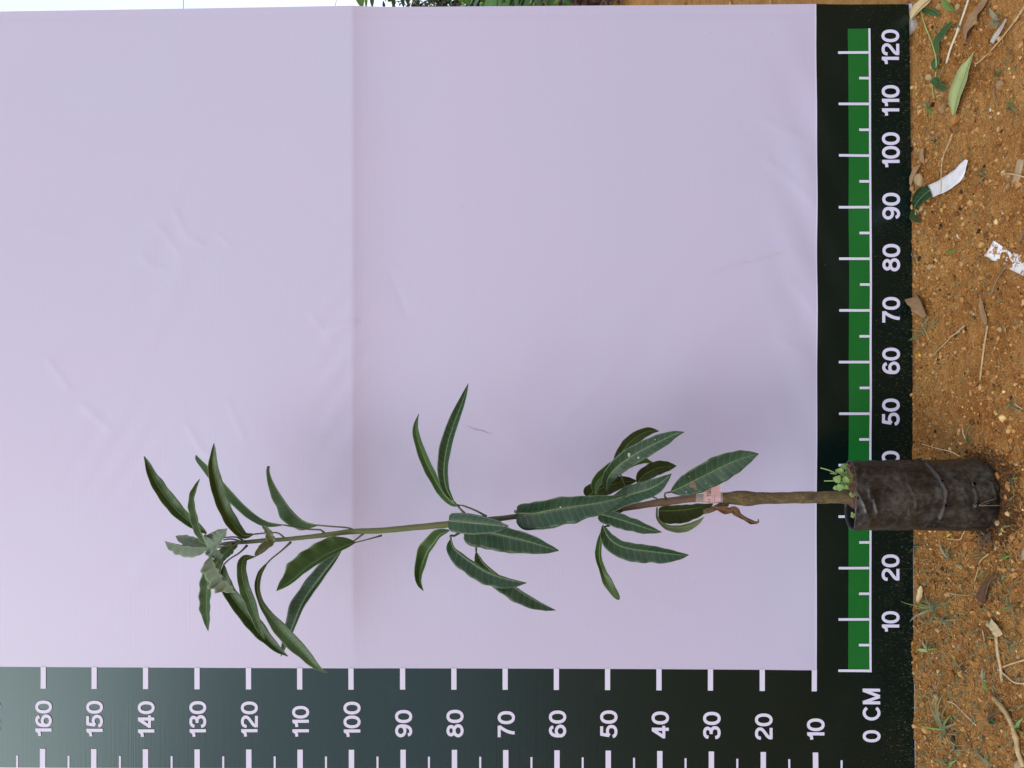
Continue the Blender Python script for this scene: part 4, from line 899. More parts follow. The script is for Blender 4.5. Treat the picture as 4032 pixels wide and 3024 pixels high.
g0 = G(*Z5(215, 220)); V, Fc = boxg((g0.x+.006, g0.y+.004, g0.z+.004), .022, .030, .012, .2)
mk('board', V, Fc, M['board_grey'], bl, smooth=False)
g0 = G(*Z5(196, 50)); V, Fc = boxg((g0.x, g0.y+.004, g0.z+.005), .012, .004, .012, .1, .0006)
mk('end_face', V, Fc, M['print_white'], bl, smooth=False)
stick('straw', Z5, [(652, -8), (570, 232), (505, 395), (470, 516)], 10, 'straw_white', 'thick bleached straw near the right end of the banner', 'straw', taper=1.0, node=.45)
stick('stick', Z0, [(1700, 90), (1545, 340), (1190, 800), (880, 1140), (668, 1298)], 24, 'straw', 'long tan dry stem, knotted near its thick end', 'stick', taper=.55, node=.22, n=22)
strip('dead_leaf', Z0, [(960, -15), (880, 140), (760, 330), (640, 560), (560, 700), (480, 860)], 72, 'leaf_dry', 'long curled dark brown dead leaf near the bleached straw', 'leaf', lift=.004, curl=.9, wave=.3, rib='midrib_dry', prof=[(0, .6), (.2, .8), (.4, .95), (.55, .9), (.7, .9), (.8, .6), (.9, .2), (1, .03)], under='leaf_dead')
strip('green_leaf', Z0, [(90, -20), (160, 90), (220, 160), (285, 212)], 62, 'leaf_fresh', 'bright green leaf at the far right corner', 'leaf', lift=.008, curl=.6, rib='midrib')
strip('fallen_leaf', Z5, [(530, 955), (565, 790), (628, 600), (690, 428)], 50, 'leaf_fallen', 'pale yellowish-green fallen leaf lying underside up', 'leaf', lift=.007, curl=.35, rib='midrib', prof=[(0, .15), (.05, .3), (.2, .75), (.4, 1), (.6, .95), (.78, .6), (.92, .2), (1, .02)])
strip('wood_sliver', Z0, [(1310, 375), (1160, 640), (1020, 845)], 42, 'board_grey', 'flat grey-brown sliver beside the knotted stem', 'wood chip', prof=[(0, .2), (.3, .6), (.7, 1), (1, .8)], lift=.002, curl=.1, solid=.0015)
for zz, x, y, s, m, lb in ((Z5, 335, 635, 72, 'stone_pale', 'rounded tan stone left of the vine'), (Z5, 455, 885, 105, 'stone_tan', 'largest tan stone, below the vine tip'), (Z5, 438, 915, 50, 'stone_red', 'reddish clod against the largest tan stone'), (Z5, 280, 640, 42, 'stone_tan', 'small stone beside the rounded tan stone'),
                           (Z5, 440, 772, 60, 'stone_tan', 'tan stone under the vine end'), (Z5, 400, 788, 34, 'stone_pale', 'small pale stone at the vine tip'), (Z5, 540, 235, 30, 'stone_pale', 'pale yellow pebble beside the bleached straw'), (Z5, 415, 58, 66, 'stone_tan', 'brown stone right of the bleached papery leaf'), (Z5, 562, 60, 60, 'stone_pale', 'flat pale stone behind the bright green leaf'),
                           (Z5, 655, 870, 54, 'stone_tan', 'square tan stone right of the fallen leaf'), (Z5, 840, 957, 38, 'stone_pale', 'pale block-like pebble under the white bead'), (Z5, 925, 690, 95, 'stone_tan', 'broad soil clod with a weed beside it'), (Z5, 330, 1120, 44, 'stone_tan', 'tan stone near the 100 mark, lower of two'), (Z5, 370, 1080, 36, 'stone_pale', 'tan stone near the 100 mark, upper of two'),
                           (Z5, 270, 1475, 118, 'stone_pale', 'angular pale stone above the cut leaf'), (Z5, 212, 1540, 60, 'stone_tan', 'tan stone wedged against the banner by the cut leaf'), (Z6, 240, 282, 62, 'stone_pale', 'pinkish tan stone on the cut leaf, leftmost'), (Z6, 280, 252, 50, 'stone_pale', 'pale stone lying on the cut leaf end'), (Z6, 302, 290, 36, 'stone_pale', 'small pale stone at the cut leaf end'),
                           (Z5, 985, 1350, 48, 'stone_tan', 'tan stone beside the wood chip at the frame edge'), (Z5, 980, 1440, 40, 'stone_pale', 'pale stone below the wood chip'), (Z5, 985, 1520, 70, 'stone_tan', 'large clod at the frame edge'),
                           (Z6, 605, 998, 54, 'stone_orange', 'orange stone lying alone on bare soil'), (Z6, 208, 1525, 36, 'stone_red', 'pinkish pebble by the 60 mark'), (Z6, 685, 1100, 46, 'stone_tan', 'rounded clod above the brown leaf strip'), (Z6, 545, 1425, 34, 'stone_pale', 'pale pebble below the straw by the coral bit'), (Z6, 915, 270, 32, 'stone_tan', 'small clod left of the muddy paper'),
                           (Z6, 340, 730, 60, 'stone_pale', 'pale lump of dry soil near the 80 mark'), (Z6, 915, 1240, 50, 'stone_pale', 'pale lump beside the long thin straw'), (Z7, 895, 1362, 66, 'stone_pale', 'beige stone half under the bag'), (Z7, 445, 285, 34, 'stone_pale', 'pale chip right of the bag'), (Z7, 1035, 890, 34, 'stone_pale', 'pale pebble right of the bag base'),
                           (Z7, 880, 995, 90, 'stone_orange', 'orange-brown clod against the foot of the bag'), (Z8, 555, 628, 46, 'stone_pale', 'pale stone below the big grass tuft'), (Z8, 535, 1050, 62, 'stone_red', 'reddish stone above the spiky grass'), (Z8, 552, 1128, 50, 'stone_pale', 'tan stone between spiky grass blades'), (Z8, 1172, 1645, 90, 'stone_pale', 'yellowish stone at the bottom corner of the frame'),
                           (Z8, 735, 155, 44, 'stone_pale', 'pale chip near the 20 mark'), (Z8, 1125, 178, 40, 'stone_pale', 'pale pebble near the beige chip'), (Z8, 905, 852, 30, 'stone_pale', 'pale pebble left of the bent stick'), (Z8, 1165, 830, 46, 'stone_pale', 'tan pebble beside the bent stick')):
    stone(zz, x, y, s, m, lb+' on the soil' if len(lb.split()) < 12 else lb, 'stones in the soil')
for k in range(46):
    while True:
        u, v = 3600+abs(random.gauss(0, 90)), random.uniform(60, 1500) if k < 34 else random.uniform(2150, 2950)
        if u < 4010 and not (640 < v < 870 and u < 3830): break
    stone(lambda x, y: (x, y), u, v, random.uniform(11, 22), random.choice(('stone_tan', 'stone_tan', 'stone_pale', 'stone_red')), 'small clod of dry soil among the crumbs at the banner foot', 'small clods at the banner foot', name='clod', cat='clod')
stone(Z5, 834, 898, 28, 'white_bead', 'small round white pellet on the soil', name='pellet', cat='pellet')
for zz, x, y, s, m, lb in ((Z6, 712, 95, 30, 'red', 'dark red petal scrap near the white paper strip'), (Z6, 535, 712, 20, 'red', 'tiny red scrap in the middle of bare soil'), (Z6, 482, 1276, 46, 'red_light', 'coral red scrap above a pale straw'), (Z6, 255, 1449, 32, 'yellow', 'yellow kernel near the 60 mark')):
    stone(zz, x, y, s, m, lb, name='petal_scrap' if 'red' in lb else 'kernel', cat='scrap' if 'red' in lb else 'kernel', flat=.6)
# white paper strip, cut leaf
strip('paper_strip', Z5, [(342, 1562), (440, 1520), (530, 1462), (585, 1395), (638, 1306)], 52, 'paper', 'clean curved white paper strip on the soil', 'paper', prof=[(0, 1), (.35, 1.08), (.6, 1.0), (.8, .7), (1, .2)], lift=.004, curl=.12, wave=.10, arch=.002)
strip('cut_leaf', Z6, [(340, 100), (285, 142), (232, 205), (205, 262)], 56, 'leaf', 'torn dark green leaf under the white paper strip', 'leaf', prof=[(0, .95), (.3, 1), (.6, .75), (.85, .4), (1, .1)], lift=.004, curl=.2, rib='midrib')
strip('dead_leaf', Z6, [(190, 265), (225, 320), (252, 368)], 32, 'leaf_olive', 'dark green leaf scrap below the torn leaf', 'leaf', lift=.004, curl=.4)
strip('dead_leaf', Z5, [(285, 1215), (282, 1270), (290, 1340)], 18, 'leaf_dry', 'small dark dead leaf near the 100 mark', 'leaf', lift=.003, curl=.6)
strip('dead_leaf', Z5, [(262, 1340), (220, 1420), (178, 1520)], 16, 'leaf_dry', 'narrow brown dead leaf curling round the angular stone', 'leaf', lift=.004, curl=.8)
stick('straw', Z5, [(520, 1090), (478, 1190), (432, 1330), (425, 1580)], 6, 'straw', 'thin straw lying across the white paper strip', 'straw', lift=.009, taper=.6, n=24)
stick('straw', Z5, [(512, 1130), (462, 1240), (390, 1368)], 5, 'straw', 'thin straw leaning beside the one on the paper strip', 'straw', taper=.6)
strip('wood_chip', Z5, [(1068, 1300), (1048, 1400), (1022, 1500)], 24, 'wood', 'tan wood chip near the lower frame edge', 'wood chip', prof=FULL, lift=.003, curl=0, wave=0, solid=.004)
stick('straw', Z5, [(925, 1420), (1010, 1422), (1105, 1445)], 8, 'straw', 'pale straw crossing the tan wood chip', 'straw', lift=.006)
strip('paper_strip', Z6, [(822, 572), (880, 606), (960, 650), (1045, 692), (1160, 745)], 72, 'paper_dirty', 'muddy white paper strip half buried at the frame edge', 'paper', prof=[(0, .95), (.2, 1), (.35, .7), (.5, .75), (.62, 1), (1, 1)], lift=.004, curl=.08, wave=.06, arch=-.0065)
stick('twig', Z6, [(972, 700), (885, 828), (832, 962)], 9, 'twig', 'brown twig between the muddy paper and bare soil')
strip('dry_leaf', Z6, [(222, 965), (262, 1030), (305, 1130)], 52, 'leaf_dry', 'folded brown dry leaf near the 70 mark', 'leaf', prof=[(0, .9), (.3, 1), (.7, .8), (1, .3)], lift=.004, curl=.7, rib='midrib_dry')
strip('leaf_strip', Z6, [(745, 978), (762, 1080), (792, 1200)], 26, 'leaf_dry', 'flat brown leaf strip ending at the long thin straw', 'leaf', prof=[(0, .2), (.3, .8), (.8, 1), (1, .4)], lift=.003, curl=.2)
stick('straw', Z6, [(806, 1208), (775, 1400), (744, 1655)], 8, 'straw', 'long thin straw pointing at the bag', 'straw', taper=.9)
stick('straw', Z6, [(618, 1208), (520, 1290), (440, 1370), (355, 1456)], 7, 'straw', 'pale straw below the coral scrap', 'straw', taper=.8)
stick('straw', Z6, [(580, 1252), (530, 1282), (480, 1305)], 8, 'straw', 'short broken straw beside the coral scrap', 'straw')
stick('twig', Z6, [(1103, 430), (1085, 480), (1058, 532)], 9, 'twig', 'short twig at the frame edge near the muddy paper')
strip('leaf_scrap', Z6, [(472, 618), (505, 606), (540, 592)], 12, 'leaf_fresh', 'tiny yellow-green leaf scrap on bare soil', 'leaf', lift=.003)
strip('leaf_scrap', Z6, [(555, 462), (570, 482), (584, 497)], 10, 'straw_white', 'tiny pale bract on bare soil', 'leaf', lift=.002)
stick('straw', Z6, [(405, 1150), (370, 1195), (325, 1252)], 8, 'grass_grey', 'grey-green stalk piece near the 70 mark', 'straw')
stick('straw', Z6, [(265, 1180), (298, 1250), (328, 1322)], 5, 'straw', 'thin pale straw crossing grass by the 70 mark', 'straw')
stick('straw', Z7, [(470, 1495), (525, 1500), (580, 1500), (600, 1465), (622, 1430)], 7, 'straw', 'bent straw beside the bag, on its left', 'straw', n=20)
strip('leaf_scrap', Z7, [(472, 1482), (488, 1466), (512, 1455)], 9, 'yellow', 'yellowish curled bract by the bent straw', 'leaf', lift=.003)
chip = strip('wood_chip', Z8, [(1300, -60), (1260, 30), (1235, 60), (1260, 120)], 75, 'wood', 'beige ringed wood chip cut by the frame edge', 'wood chip', prof=[(0, .9), (.4, 1), (.7, .8), (1, .3)], lift=.004, curl=.05, wave=.02, solid=.003)
# left end, under the 20-0 numerals (Z8)
strip('dead_leaf', Z8, [(998, 222), (945, 268), (922, 340), (912, 400), (917, 436)], 36, 'leaf_dead', 'curled brown leaf lying right of the 20 mark', 'leaf', prof=[(0, .35), (.3, .6), (.6, .85), (.8, 1), (.92, .6), (1, .03)], lift=.004, curl=.7, rib='midrib_dry')
strip('dry_leaf', Z8, [(432, 295), (428, 350), (400, 432)], 18, 'leaf_pale', 'tan dry leaf standing by the 20 mark', 'leaf', lift=.008, curl=.3)
stick('stick', Z8, [(925, 555), (985, 650), (1000, 780), (1022, 900), (1036, 1012)], 12, 'straw', 'bent tan stick near the lower left of the banner', 'stick', n=22, taper=.9)
strip('leaf_scrap', Z8, [(945, 560), (990, 605), (1030, 665)], 30, 'leaf_pale', 'torn tan leaf sheath on the bent stick', 'leaf', prof=FULL, lift=.005, curl=.4)
stick('straw', Z8, [(1205, 850), (1110, 878), (1040, 904)], 8, 'straw', 'pale stem meeting the bent stick', 'straw')
stick('straw', Z8, [(1000, 918), (1060, 965), (1125, 1018), (1205, 1030)], 6, 'straw_white', 'curved pale straw crossing the end of the bent stick', 'straw')
stick('stalk', Z8, [(965, 1128), (1050, 1225), (1105, 1330), (1140, 1445), (1155, 1540), (1195, 1650)], 17, 'straw', 'thick dry stalk with a pale node at the left corner', 'stalk', n=24, node=.62, taper=1.0)
stick('straw', Z8, [(628, 1160), (680, 1180), (760, 1260), (842, 1342)], 5, 'straw_white', 'thin bleached straw beside the spiky grass', 'straw')
stick('straw', Z8, [(935, 58), (875, 110), (855, 180), (830, 262)], 6, 'straw', 'thin bent straw near the 20 mark', 'straw')
stick('straw', Z8, [(890, 628), (900, 680), (908, 742)], 6, 'straw', 'short straw left of the bent stick', 'straw')
stick('straw', Z8, [(620, 345), (700, 362), (790, 368)], 5, 'straw', 'thin straw among roots near the 10 mark', 'straw')
strip('leaf_scrap', Z8, [(925, 1300), (960, 1275), (995, 1245)], 18, 'leaf_dead', 'dark purplish leaf scrap near the thick stalk', 'leaf', lift=.006, curl=.5)
strip('leaf_scrap', Z8, [(940, 1300), (965, 1318), (990, 1328)], 16, 'leaf_top', 'dull green leaf scrap near the thick stalk', 'leaf', lift=.004, curl=.4)

# ------------------------------------------------------------------ grass and seedlings
def blade_geo(base, tip, wid, arch=.3, n=7, twist=0):
    d = tip-base; ln = d.length; side = d.cross(Vector((0, -.75, .66)))
    side = side.normalized() if side.length > 1e-6 else Vector((1, 0, 0)); V_, F_ = [], []
    for i in range(n):
        t = i/(n-1); p = base+d*t+Vector((0, 0, arch*ln*math.sin(math.pi*t)*.6)); w_ = wid*(1-t**2.2)*.5*(.6+.4*min(1, t*4))+.00008
        nrm = d.cross(side).normalized()
        V_ += [p-side*w_, p+nrm*w_*.35, p+side*w_]
    for i in range(n-1):
        for j in range(2): F_.append((i*3+j, i*3+j+1, i*3+3+j+1, i*3+3+j))
    return V_, F_
def tuft(zz, cx, cy, tips, label, rnd=6, mats=('grass', 'grass_grey'), wid=.0035, spread=60):
    b0 = G(*zz(cx, cy)); t_ = thing('grass_tuft', tuple(b0), label, 'grass', 'grass tufts on the soil')
    items = [(x, y, h, w_, m) for x, y, h, w_, m in tips]
    for _ in range(rnd): items.append((cx+random.gauss(0, spread), cy+random.gauss(0, spread), random.uniform(.004, .02), wid*random.uniform(.5, .9), random.choice(mats)))
    for x, y, h, w_, m in items:
        tip = G(*zz(x, y), h); base = b0+Vector((random.gauss(0, .003), random.gauss(0, .002), 0))
        V_, F_ = blade_geo(base, tip, w_*.72, random.uniform(.12, .3)); mk('blade', V_, F_, M[m], t_)
    return t_
gg, gr, gf = 'grass_grey', 'grass', 'grass_fresh'
tuft(Z8, 540, 470, [(345, 572, .006, .0065, gg), (250, 392, .018, .002, gf), (370, 405, .01, .004, gr), (455, 345, .012, .004, gr), (500, 590, .008, .004, gr), (380, 470, .008, .004, gr), (440, 410, .006, .004, gg), (600, 400, .006, .003, gr)], 'largest grey-green grass tuft between the 10 and 20 marks', 14, spread=65)
tuft(Z8, 590, 545, [(725, 550, .005, .006, gg), (655, 600, .006, .006, gg), (575, 600, .004, .004, gg), (690, 600, .003, .004, gr)], 'flattened grey grass blades just right of the largest tuft', 6, spread=45)
tuft(Z8, 615, 1390, [(480, 1130, .010, .005, gg), (555, 1085, .014, .007, gr), (620, 1062, .012, .005, gr), (425, 1342, .016, .005, gf), (655, 1260, .010, .006, gf), (700, 1328, .006, .008, gg), (535, 1300, .01, .005, gr), (640, 1170, .008, .004, gr), (500, 1200, .01, .004, gr), (700, 1410, .006, .005, gg)], 'spiky grass tuft standing before the 0 CM lettering', 6)
tuft(Z8, 905, 1010, [(925, 1095, .006, .006, gf), (890, 905, .004, .008, gg), (915, 925, .006, .005, gr)], 'short faded grass clump left of the thick stalk', 2, spread=30)
tuft(Z8, 955, 1650, [(825, 1505, .004, .008, gg), (900, 1560, .006, .005, gr)], 'broad dull grass blade at the bottom edge of the frame', 3, spread=30)
tuft(Z8, 640, 1650, [(700, 1600, .008, .008, gf), (560, 1560, .01, .004, gr), (500, 1545, .008, .004, gr)], 'green grass sprig at the lower left corner near the banner', 5)
tuft(Z8, 690, 1500, [(640, 1450, .006, .005, gg), (760, 1560, .004, .005, gg), (780, 1530, .006, .004, gg)], 'withered grey grass just right of the spiky tuft', 5, spread=50)
tuft(Z7, 495, 1655, [(405, 1490, .010, .0055, gg), (530, 1528, .012, .005, gr), (470, 1580, .006, .004, gr)], 'two upright grass blades between the bag and the 20 mark', 2, spread=30)
tuft(Z7, 210, 1560, [(260, 1510, .008, .004, gr), (160, 1580, .01, .004, gr), (240, 1620, .006, .004, gr), (175, 1640, .008, .003, gr)], 'low green grass against the banner right beside the bag', 10, spread=40)
tuft(Z7, 1010, 1030, [(1050, 1000, .008, .004, gf), (960, 1060, .004, .003, gr), (1040, 1110, .006, .005, gr)], 'small green sprig in front of the bag', 4, spread=30)
tuft(Z7, 925, 1420, [(1005, 1388, .008, .007, gr), (910, 1465, .006, .006, gr)], 'two small grass blades at the left foot of the bag', 1, spread=20)
tuft(Z7, 640, 690, [(700, 650, .006, .003, gr), (560, 640, .008, .002, 'twig'), (600, 560, .006, .003, 'straw'), (690, 540, .004, .003, gr)], 'sparse stubble sprig right of the bag', 3, spread=40)
tuft(Z7, 1000, 400, [(1100, 440, .004, .004, 'straw'), (950, 440, .006, .004, gr), (1040, 350, .006, .004, gr), (1110, 470, .003, .004, gg)], 'dry grass sprig by the frame edge near the 50 mark', 5, spread=40)
tuft(Z6, 290, 1262, [(160, 1352, .006, .007, gr), (345, 1110, .004, .003, gr), (400, 1140, .003, .003, gr)], 'broad grass blade reaching the banner near the 70 mark', 4, spread=50)
tuft(Z6, 185, 1375, [(175, 1562, .004, .006, gr), (200, 1480, .006, .003, gf)], 'narrow grass blade lying along the banner by the 60 mark', 1, spread=20)
tuft(Z5, 890, 165, [(800, 230, .006, .010, gg), (850, 180, .01, .012, gg), (820, 60, .01, .01, gg), (930, 90, .01, .006, gr), (870, 240, .006, .009, gg)], 'pale leafy weed by the right frame corner', 4, ('grass_grey',), .006, 40)
tuft(Z5, 880, 610, [(860, 590, .008, .008, gf), (930, 550, .006, .007, gr), (895, 640, .006, .007, gf), (890, 890, .002, .003, 'twig')], 'small green weed on the broad soil clod', 1, spread=20)
tuft(Z5, 1000, 870, [(1010, 800, .008, .006, gf), (960, 900, .006, .005, gr), (1070, 920, .006, .006, gr), (950, 830, .006, .004, gr)], 'green grass sprig right of the white pellet', 4, spread=30)
tuft(Z5, 985, 470, [(1000, 390, .005, .005, gg), (960, 530, .004, .005, gr)], 'short dull blades beside the knotted stem', 2, spread=25)
tuft(Z5, 385, 1150, [(430, 1190, .006, .006, gr), (370, 1110, .004, .006, 'leaf_dry'), (410, 1130, .006, .004, gr)], 'dark little weed near the 100 mark', 2, spread=16)
tuft(Z5, 760, 1440, [(740, 1380, .006, .008, gr), (800, 1400, .006, .008, gr), (765, 1360, .008, .006, gr), (770, 1500, .003, .008, 'leaf_dry')], 'dull green seedling right of the white paper strip', 1, spread=20)
tuft(Z5, 320, 880, [(275, 850, .008, .006, gf), (325, 790, .008, .004, gr), (380, 940, .004, .009, gf)], 'green blade pair left of the largest tan stone', 1, spread=15)
tuft(Z6, 200, 640, [(165, 610, .006, .008, gr), (240, 750, .004, .003, gr), (220, 610, .006, .005, gr)], 'small green sprig touching the banner by the 80 mark', 3, spread=30)
tuft(Z8, 1060, 80, [(1030, 60, .006, .007, gf), (1100, 70, .006, .006, gf), (1060, 110, .005, .006, gf)], 'bright little seedling beside the beige ringed chip', 2, ('grass_fresh',), .004, 22)
tuft(Z8, 1100, 440, [(1075, 380, .008, .006, gr), (1140, 530, .003, .007, gg), (1040, 475, .005, .004, gf)], 'small seedling between the brown leaf and the frame edge', 2, spread=30)
tuft(Z8, 1090, 740, [(1040, 700, .006, .005, gr), (1080, 810, .004, .007, gg), (1160, 720, .006, .005, gr)], 'small seedling right of the bent stick', 4, spread=30)
tuft(Z8, 1160, 1380, [(1200, 1400, .006, .012, gf), (1180, 1300, .006, .006, gr), (1200, 1280, .006, .006, gf)], 'glossy green shoot under the thick stalk', 3, ('grass_fresh',), .006, 30)
tuft(Z8, 740, 920, [(660, 820, .006, .006, gr), (760, 940, .004, .008, gr), (700, 880, .006, .005, gr)], 'green seedling midway between the 10 and 0 marks', 5, spread=40)
tuft(Z8, 480, 780, [(440, 700, .008, .006, gg), (505, 770, .006, .009, 'leaf_weed'), (400, 775, .005, .009, 'leaf_weed'), (560, 770, .006, .006, gf)], 'pale-leaved weed at the banner foot under the 10 mark', 5, spread=40)
# fine green growth and plant scraps too many to count
parts = []
for _ in range(1150):
    left = random.random() < .80
    u, v = (random.uniform(3620, 4030), random.uniform(2160, 3020)) if left else (random.uniform(3590, 4030), random.uniform(0, 2160))
    if left and random.random() > 1.0-.6*(u-3620)/410: continue
    if 1780 < v < 2110 and u < 3960: continue
    if v < 2160 and random.random() < .45: continue
    q = G(u, v); a = random.uniform(0, 6.28); ln = random.uniform(.004, .016)
    parts.append(blade_geo(q, q+Vector((math.cos(a)*ln, math.sin(a)*ln*.8, random.uniform(.1, .8)*ln)), random.uniform(.0010, .0028), .25, 4))
V, Fc = merge(parts); mk('short_grass', V, Fc, M['grass'], loc=(0, 0, 0), kind='stuff', label='fine low green growth scattered over the soil')
for nm, m_, cnt, lb in (('straw_bits', 'straw', 700, 'tiny straw scraps scattered over the soil'), ('root_bits', 'root', 620, 'tiny dark rootlets scattered over the soil')):
    parts = []
    for _ in range(cnt):
        u, v = random.uniform(3600, 4032), (random.uniform(0, 3024) if random.random() < .55 else random.uniform(2150, 3024))
        if 1790 < v < 2100 and u < 3950: continue
        q = G(u, v, .0012); a = random.uniform(0, 6.28); ln = random.uniform(.004, .016 if m_ == 'straw' else .02); k = random.uniform(-.7, .7)
        pts = [q+Vector((math.cos(a+k*i)*ln*i/3, math.sin(a+k*i)*ln*i/3, .0015*math.sin(i*1.1))) for i in range(4)]
        parts.append(tube_geo(pts, [random.uniform(.0003, .0007), .0003], 4))
    V, Fc = merge(parts); mk(nm, V, Fc, M[m_], loc=(0, 0, 0), kind='stuff', label=lb)

# ------------------------------------------------------------------ what shows past the banner's free edge
def bleaf(base, tip, wid, droop, mt, parent, name='leaf'):
    d = tip-base; ln = d.length; side = d.cross(Vector((0.3, 1, 0.15))).normalized(); V_, UV = [], []; n = 12; S = [-1, -.4, .4, 1]
    for i in range(n):
        t = i/(n-1); p = base+d*t+Vector((0, 0, droop*math.sin(math.pi*t))); w_ = lerp_tab(PROF, t)[0]*wid/2
        for s in S: V_.append(p+side*s*w_+Vector((0, -abs(s)*w_*.3, 0))); UV.append((t*ln*100, s*.5+.5))
    F_ = [(i*4+j, i*4+j+1, i*4+5+j, i*4+4+j) for i in range(n-1) for j in range(3)]
    return mk(name, V_, F_, M[mt], parent, uvs=UV, solid=.0005)
D2 = 2.3
b2 = P(0, -120, D2); b2.z = gh(b2.x, b2.y)
sp2 = thing('sapling', tuple(b2), 'leafy sapling standing beyond the right edge of the banner', 'plant')
tube('stem', [b2, b2+Vector((.02, 0, .6)), b2+Vector((-.01, .02, 1.15)), b2+Vector((.01, 0, 1.55))], [.010, .007, .004], M['stem'], sp2, 8, n=24)
for (u0, v0), (u1, v1), wd, mt in (((1392, -100), (1428, 36), .030, 'leaf_fresh'), ((1440, -110), (1442, 40), .012, 'leaf_fresh'), ((1462, -90), (1466, 34), .016, 'leaf_top'), ((1545, -110), (1550, 34), .018, 'leaf'), ((1575, -60), (1590, 32), .014, 'leaf'), ((1600, -60), (1608, 26), .016, 'leaf')):
    t0, t1 = P(u0, v0, D2), P(u1, v1, D2); bleaf(t0, t1, wd, .0, mt, sp2)
    tube('petiole', [Vector((b2.x, b2.y, t0.z-.02)), (t0+Vector((b2.x, b2.y, t0.z)))/2+Vector((0, 0, .02)), t0], [.003, .002], M['petiole'], sp2, 6, n=6)
tube('side_branch', [P(1560, -120, D2), P(1615, -10, D2), P(1655, 30, D2)], [.003, .002, .001], M['twig'], sp2, 6, n=8)
for k in range(26):
    a = random.uniform(0, 6.28); z0 = random.uniform(.7, 1.55); base = b2+Vector((.05*math.cos(a), .05*math.sin(a), z0)); 
    if math.cos(a) < -.2: continue
    bleaf(base, base+Vector((.2*math.cos(a), .2*math.sin(a), random.uniform(-.14, .08))), .045, .04, random.choice(('leaf', 'leaf_top', 'leaf_fresh')), sp2)
# arching palm
D3 = 3.4; b3 = P(0, -180, D3); b3.z = gh(b3.x, b3.y)
pm_ = thing('palm_plant', tuple(b3), 'low green palm with arching fronds beyond the banner', 'palm')
def frond(base, tip, arch, nl, lw):
    d = tip-base; ps = [base+d*i/14+Vector((0, 0, arch*math.sin(math.pi*(i/14)*.9))) for i in range(15)]
    V_, F_ = tube_geo(ps, [.008, .005, .002], 6); fr_ = mk('frond', V_, F_, M['vine'], pm_); parts_ = []
    for i in range(nl):
        t = .15+.85*i/nl; p = ps[min(14, int(t*14))].lerp(ps[min(14, int(t*14)+1)], (t*14) % 1); s = 1 if i % 2 else -1
        side = d.cross(Vector((0, 0, 1))).normalized()*s; tip_ = p+(side*.8+d.normalized()*.55+Vector((0, 0, -.35)))*lw*math.sin(math.pi*min(.95, t*.8+.15))
        parts_.append(blade_geo(p, tip_, .028, .2, 5))
    V_, F_ = merge(parts_); mk('leaflets', V_, F_, M['palm'], fr_)
for u, v, ar in ((1830, 12, .05), (1905, 14, .06), (1960, 16, .06), (1995, 18, .05)): frond(b3+Vector((0, 0, .35)), P(u, v, D3), ar, 26, .32)
for a in range(6): frond(b3+Vector((0, 0, .35)), b3+Vector((.75*math.cos(a), .75*math.sin(a), .7+.1*(a % 3))), .2, 26, .32)
for u0, v0, u1, v1 in ((1770, -260, 1850, 24), (1840, -300, 1960, 26)): bleaf(P(u0, v0, D3-.2), P(u1, v1, D3-.2), .14, .05, 'palm', pm_, 'broad_leaf')
tube('cane', [b3, b3+Vector((0, 0, .2)), b3+Vector((0, 0, .40))], [.03, .022, .012], M['twig'], pm_, 8, n=6)
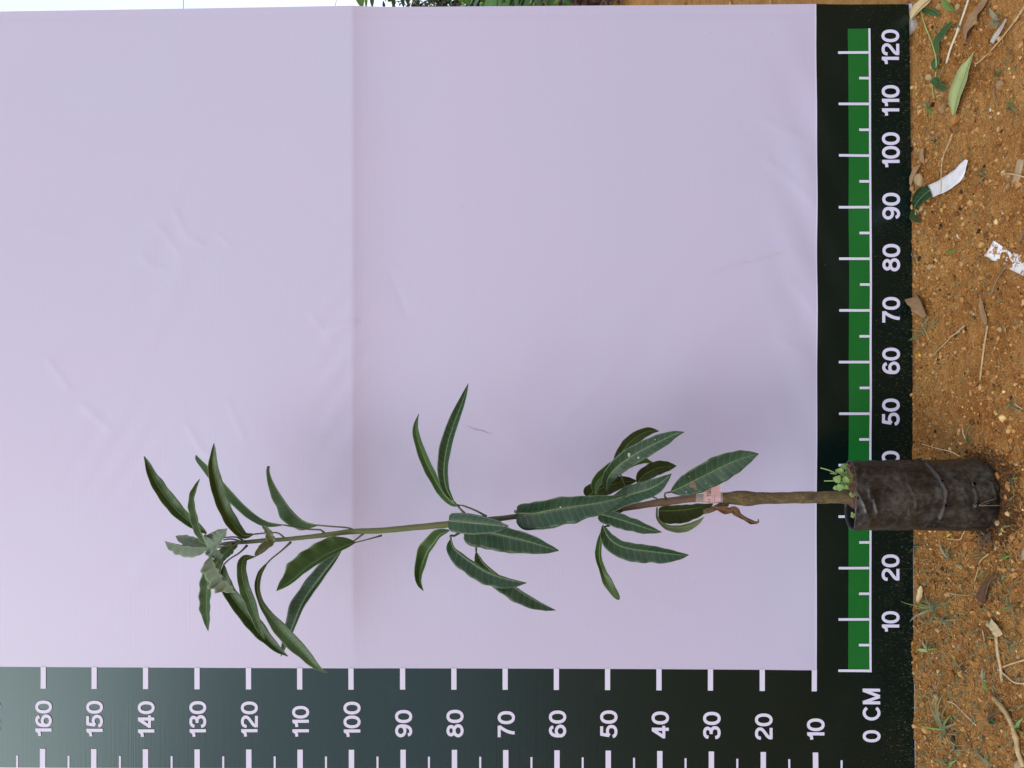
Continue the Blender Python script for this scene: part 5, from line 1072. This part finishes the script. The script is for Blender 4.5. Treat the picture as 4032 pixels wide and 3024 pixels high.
# bushes and trees farther off
def bush(name, base, rx, rz, z0, mt, n, leaf_s, label, cat, trunk_r=.03, group=None):
    t_ = thing(name, tuple(base), label, cat, group); parts_ = []; cl = [(random.gauss(0, .45)*rx, random.gauss(0, .45)*rx, z0+rz*random.uniform(-.8, .9)) for _ in range(26)]
    for i in range(n):
        c_ = random.choice(cl); r_ = rx*.32; p = base+Vector((c_[0]+random.gauss(0, r_), c_[1]+random.gauss(0, r_), max(.03, c_[2]+random.gauss(0, rz*.28))))
        a, b_ = Vector((random.gauss(0, 1), random.gauss(0, 1), random.gauss(0, .8))).normalized(), Vector((random.gauss(0, 1), random.gauss(0, 1), random.gauss(0, 1)))
        b_ = a.cross(b_).normalized(); s = leaf_s*random.uniform(.6, 1.3)
        parts_.append(([p-a*s, p+b_*s*.4, p+a*s, p-b_*s*.4], [(0, 1, 2, 3)]))
    V_, F_ = merge(parts_); mk('crown', V_, F_, M[mt], t_, smooth=False)
    pr = []
    for k in range(5):
        c_ = random.choice(cl); pr.append(tube_geo([base, base+Vector((c_[0]*.3, c_[1]*.3, c_[2]*.5)), base+Vector(c_)], [trunk_r, trunk_r*.6, trunk_r*.25], 6))
    V_, F_ = merge(pr); mk('trunk', V_, F_, M['twig'], t_); return t_
def at(u, v, d): p = P(u, v, d); p.z = gh(p.x, p.y)-.02; return p
bush('tree', at(0, -40, 9.5), .55, .75, 1.35, 'foliage_dark', 5200, .05, 'dark-leaved tree far off beside the palm', 'tree', .06)
bush('shrub', at(0, -10, 5.6), .42, .28, .34, 'foliage_red', 2600, .035, 'reddish dark shrub behind the palm', 'shrub', .012)
bush('shrub', at(0, -60, 6.6), .45, .25, .30, 'foliage_dark', 2400, .04, 'dark green shrub right of the reddish one', 'shrub', .012)
bush('shrub', at(0, -30, 8.2), .7, .2, .22, 'foliage_red', 2600, .04, 'low brownish shrub where the bare soil ends', 'shrub', .012)
for k in range(14):
    q = G(random.uniform(2420, 3500), random.uniform(-300, 14)); a = random.uniform(0, 6.28); ln = random.uniform(.05, .16)
    V_, F_ = tube_geo([q+Vector((0, 0, .004)), q+Vector((math.cos(a)*ln*.5, math.sin(a)*ln*.5, .012)), q+Vector((math.cos(a)*ln, math.sin(a)*ln, .004))], [.003, .0025, .0015], 5)
    mk('twig', V_, F_, M['straw'], None, label='dry stalk on bare soil past the edge of the banner', cat='twig', group='dry stalks past the banner')
# overhead cables against the pale sky
for k, (p, q, lb) in enumerate(((P(711, -900, 22), P(706, 900, 22), 'thin overhead cable crossing level behind the banner top'), (P(1372, -260, 26), P(1255, 260, 26), 'thin overhead cable running at a slant behind the banner'))):
    pts = [p.lerp(q, i/12)+Vector((0, 0, -.10*math.sin(math.pi*i/12))) for i in range(13)]
    V_, F_ = tube_geo(pts, [.008, .008], 6); mk('cable', V_, F_, M['wire'], None, label=lb, cat='cable')
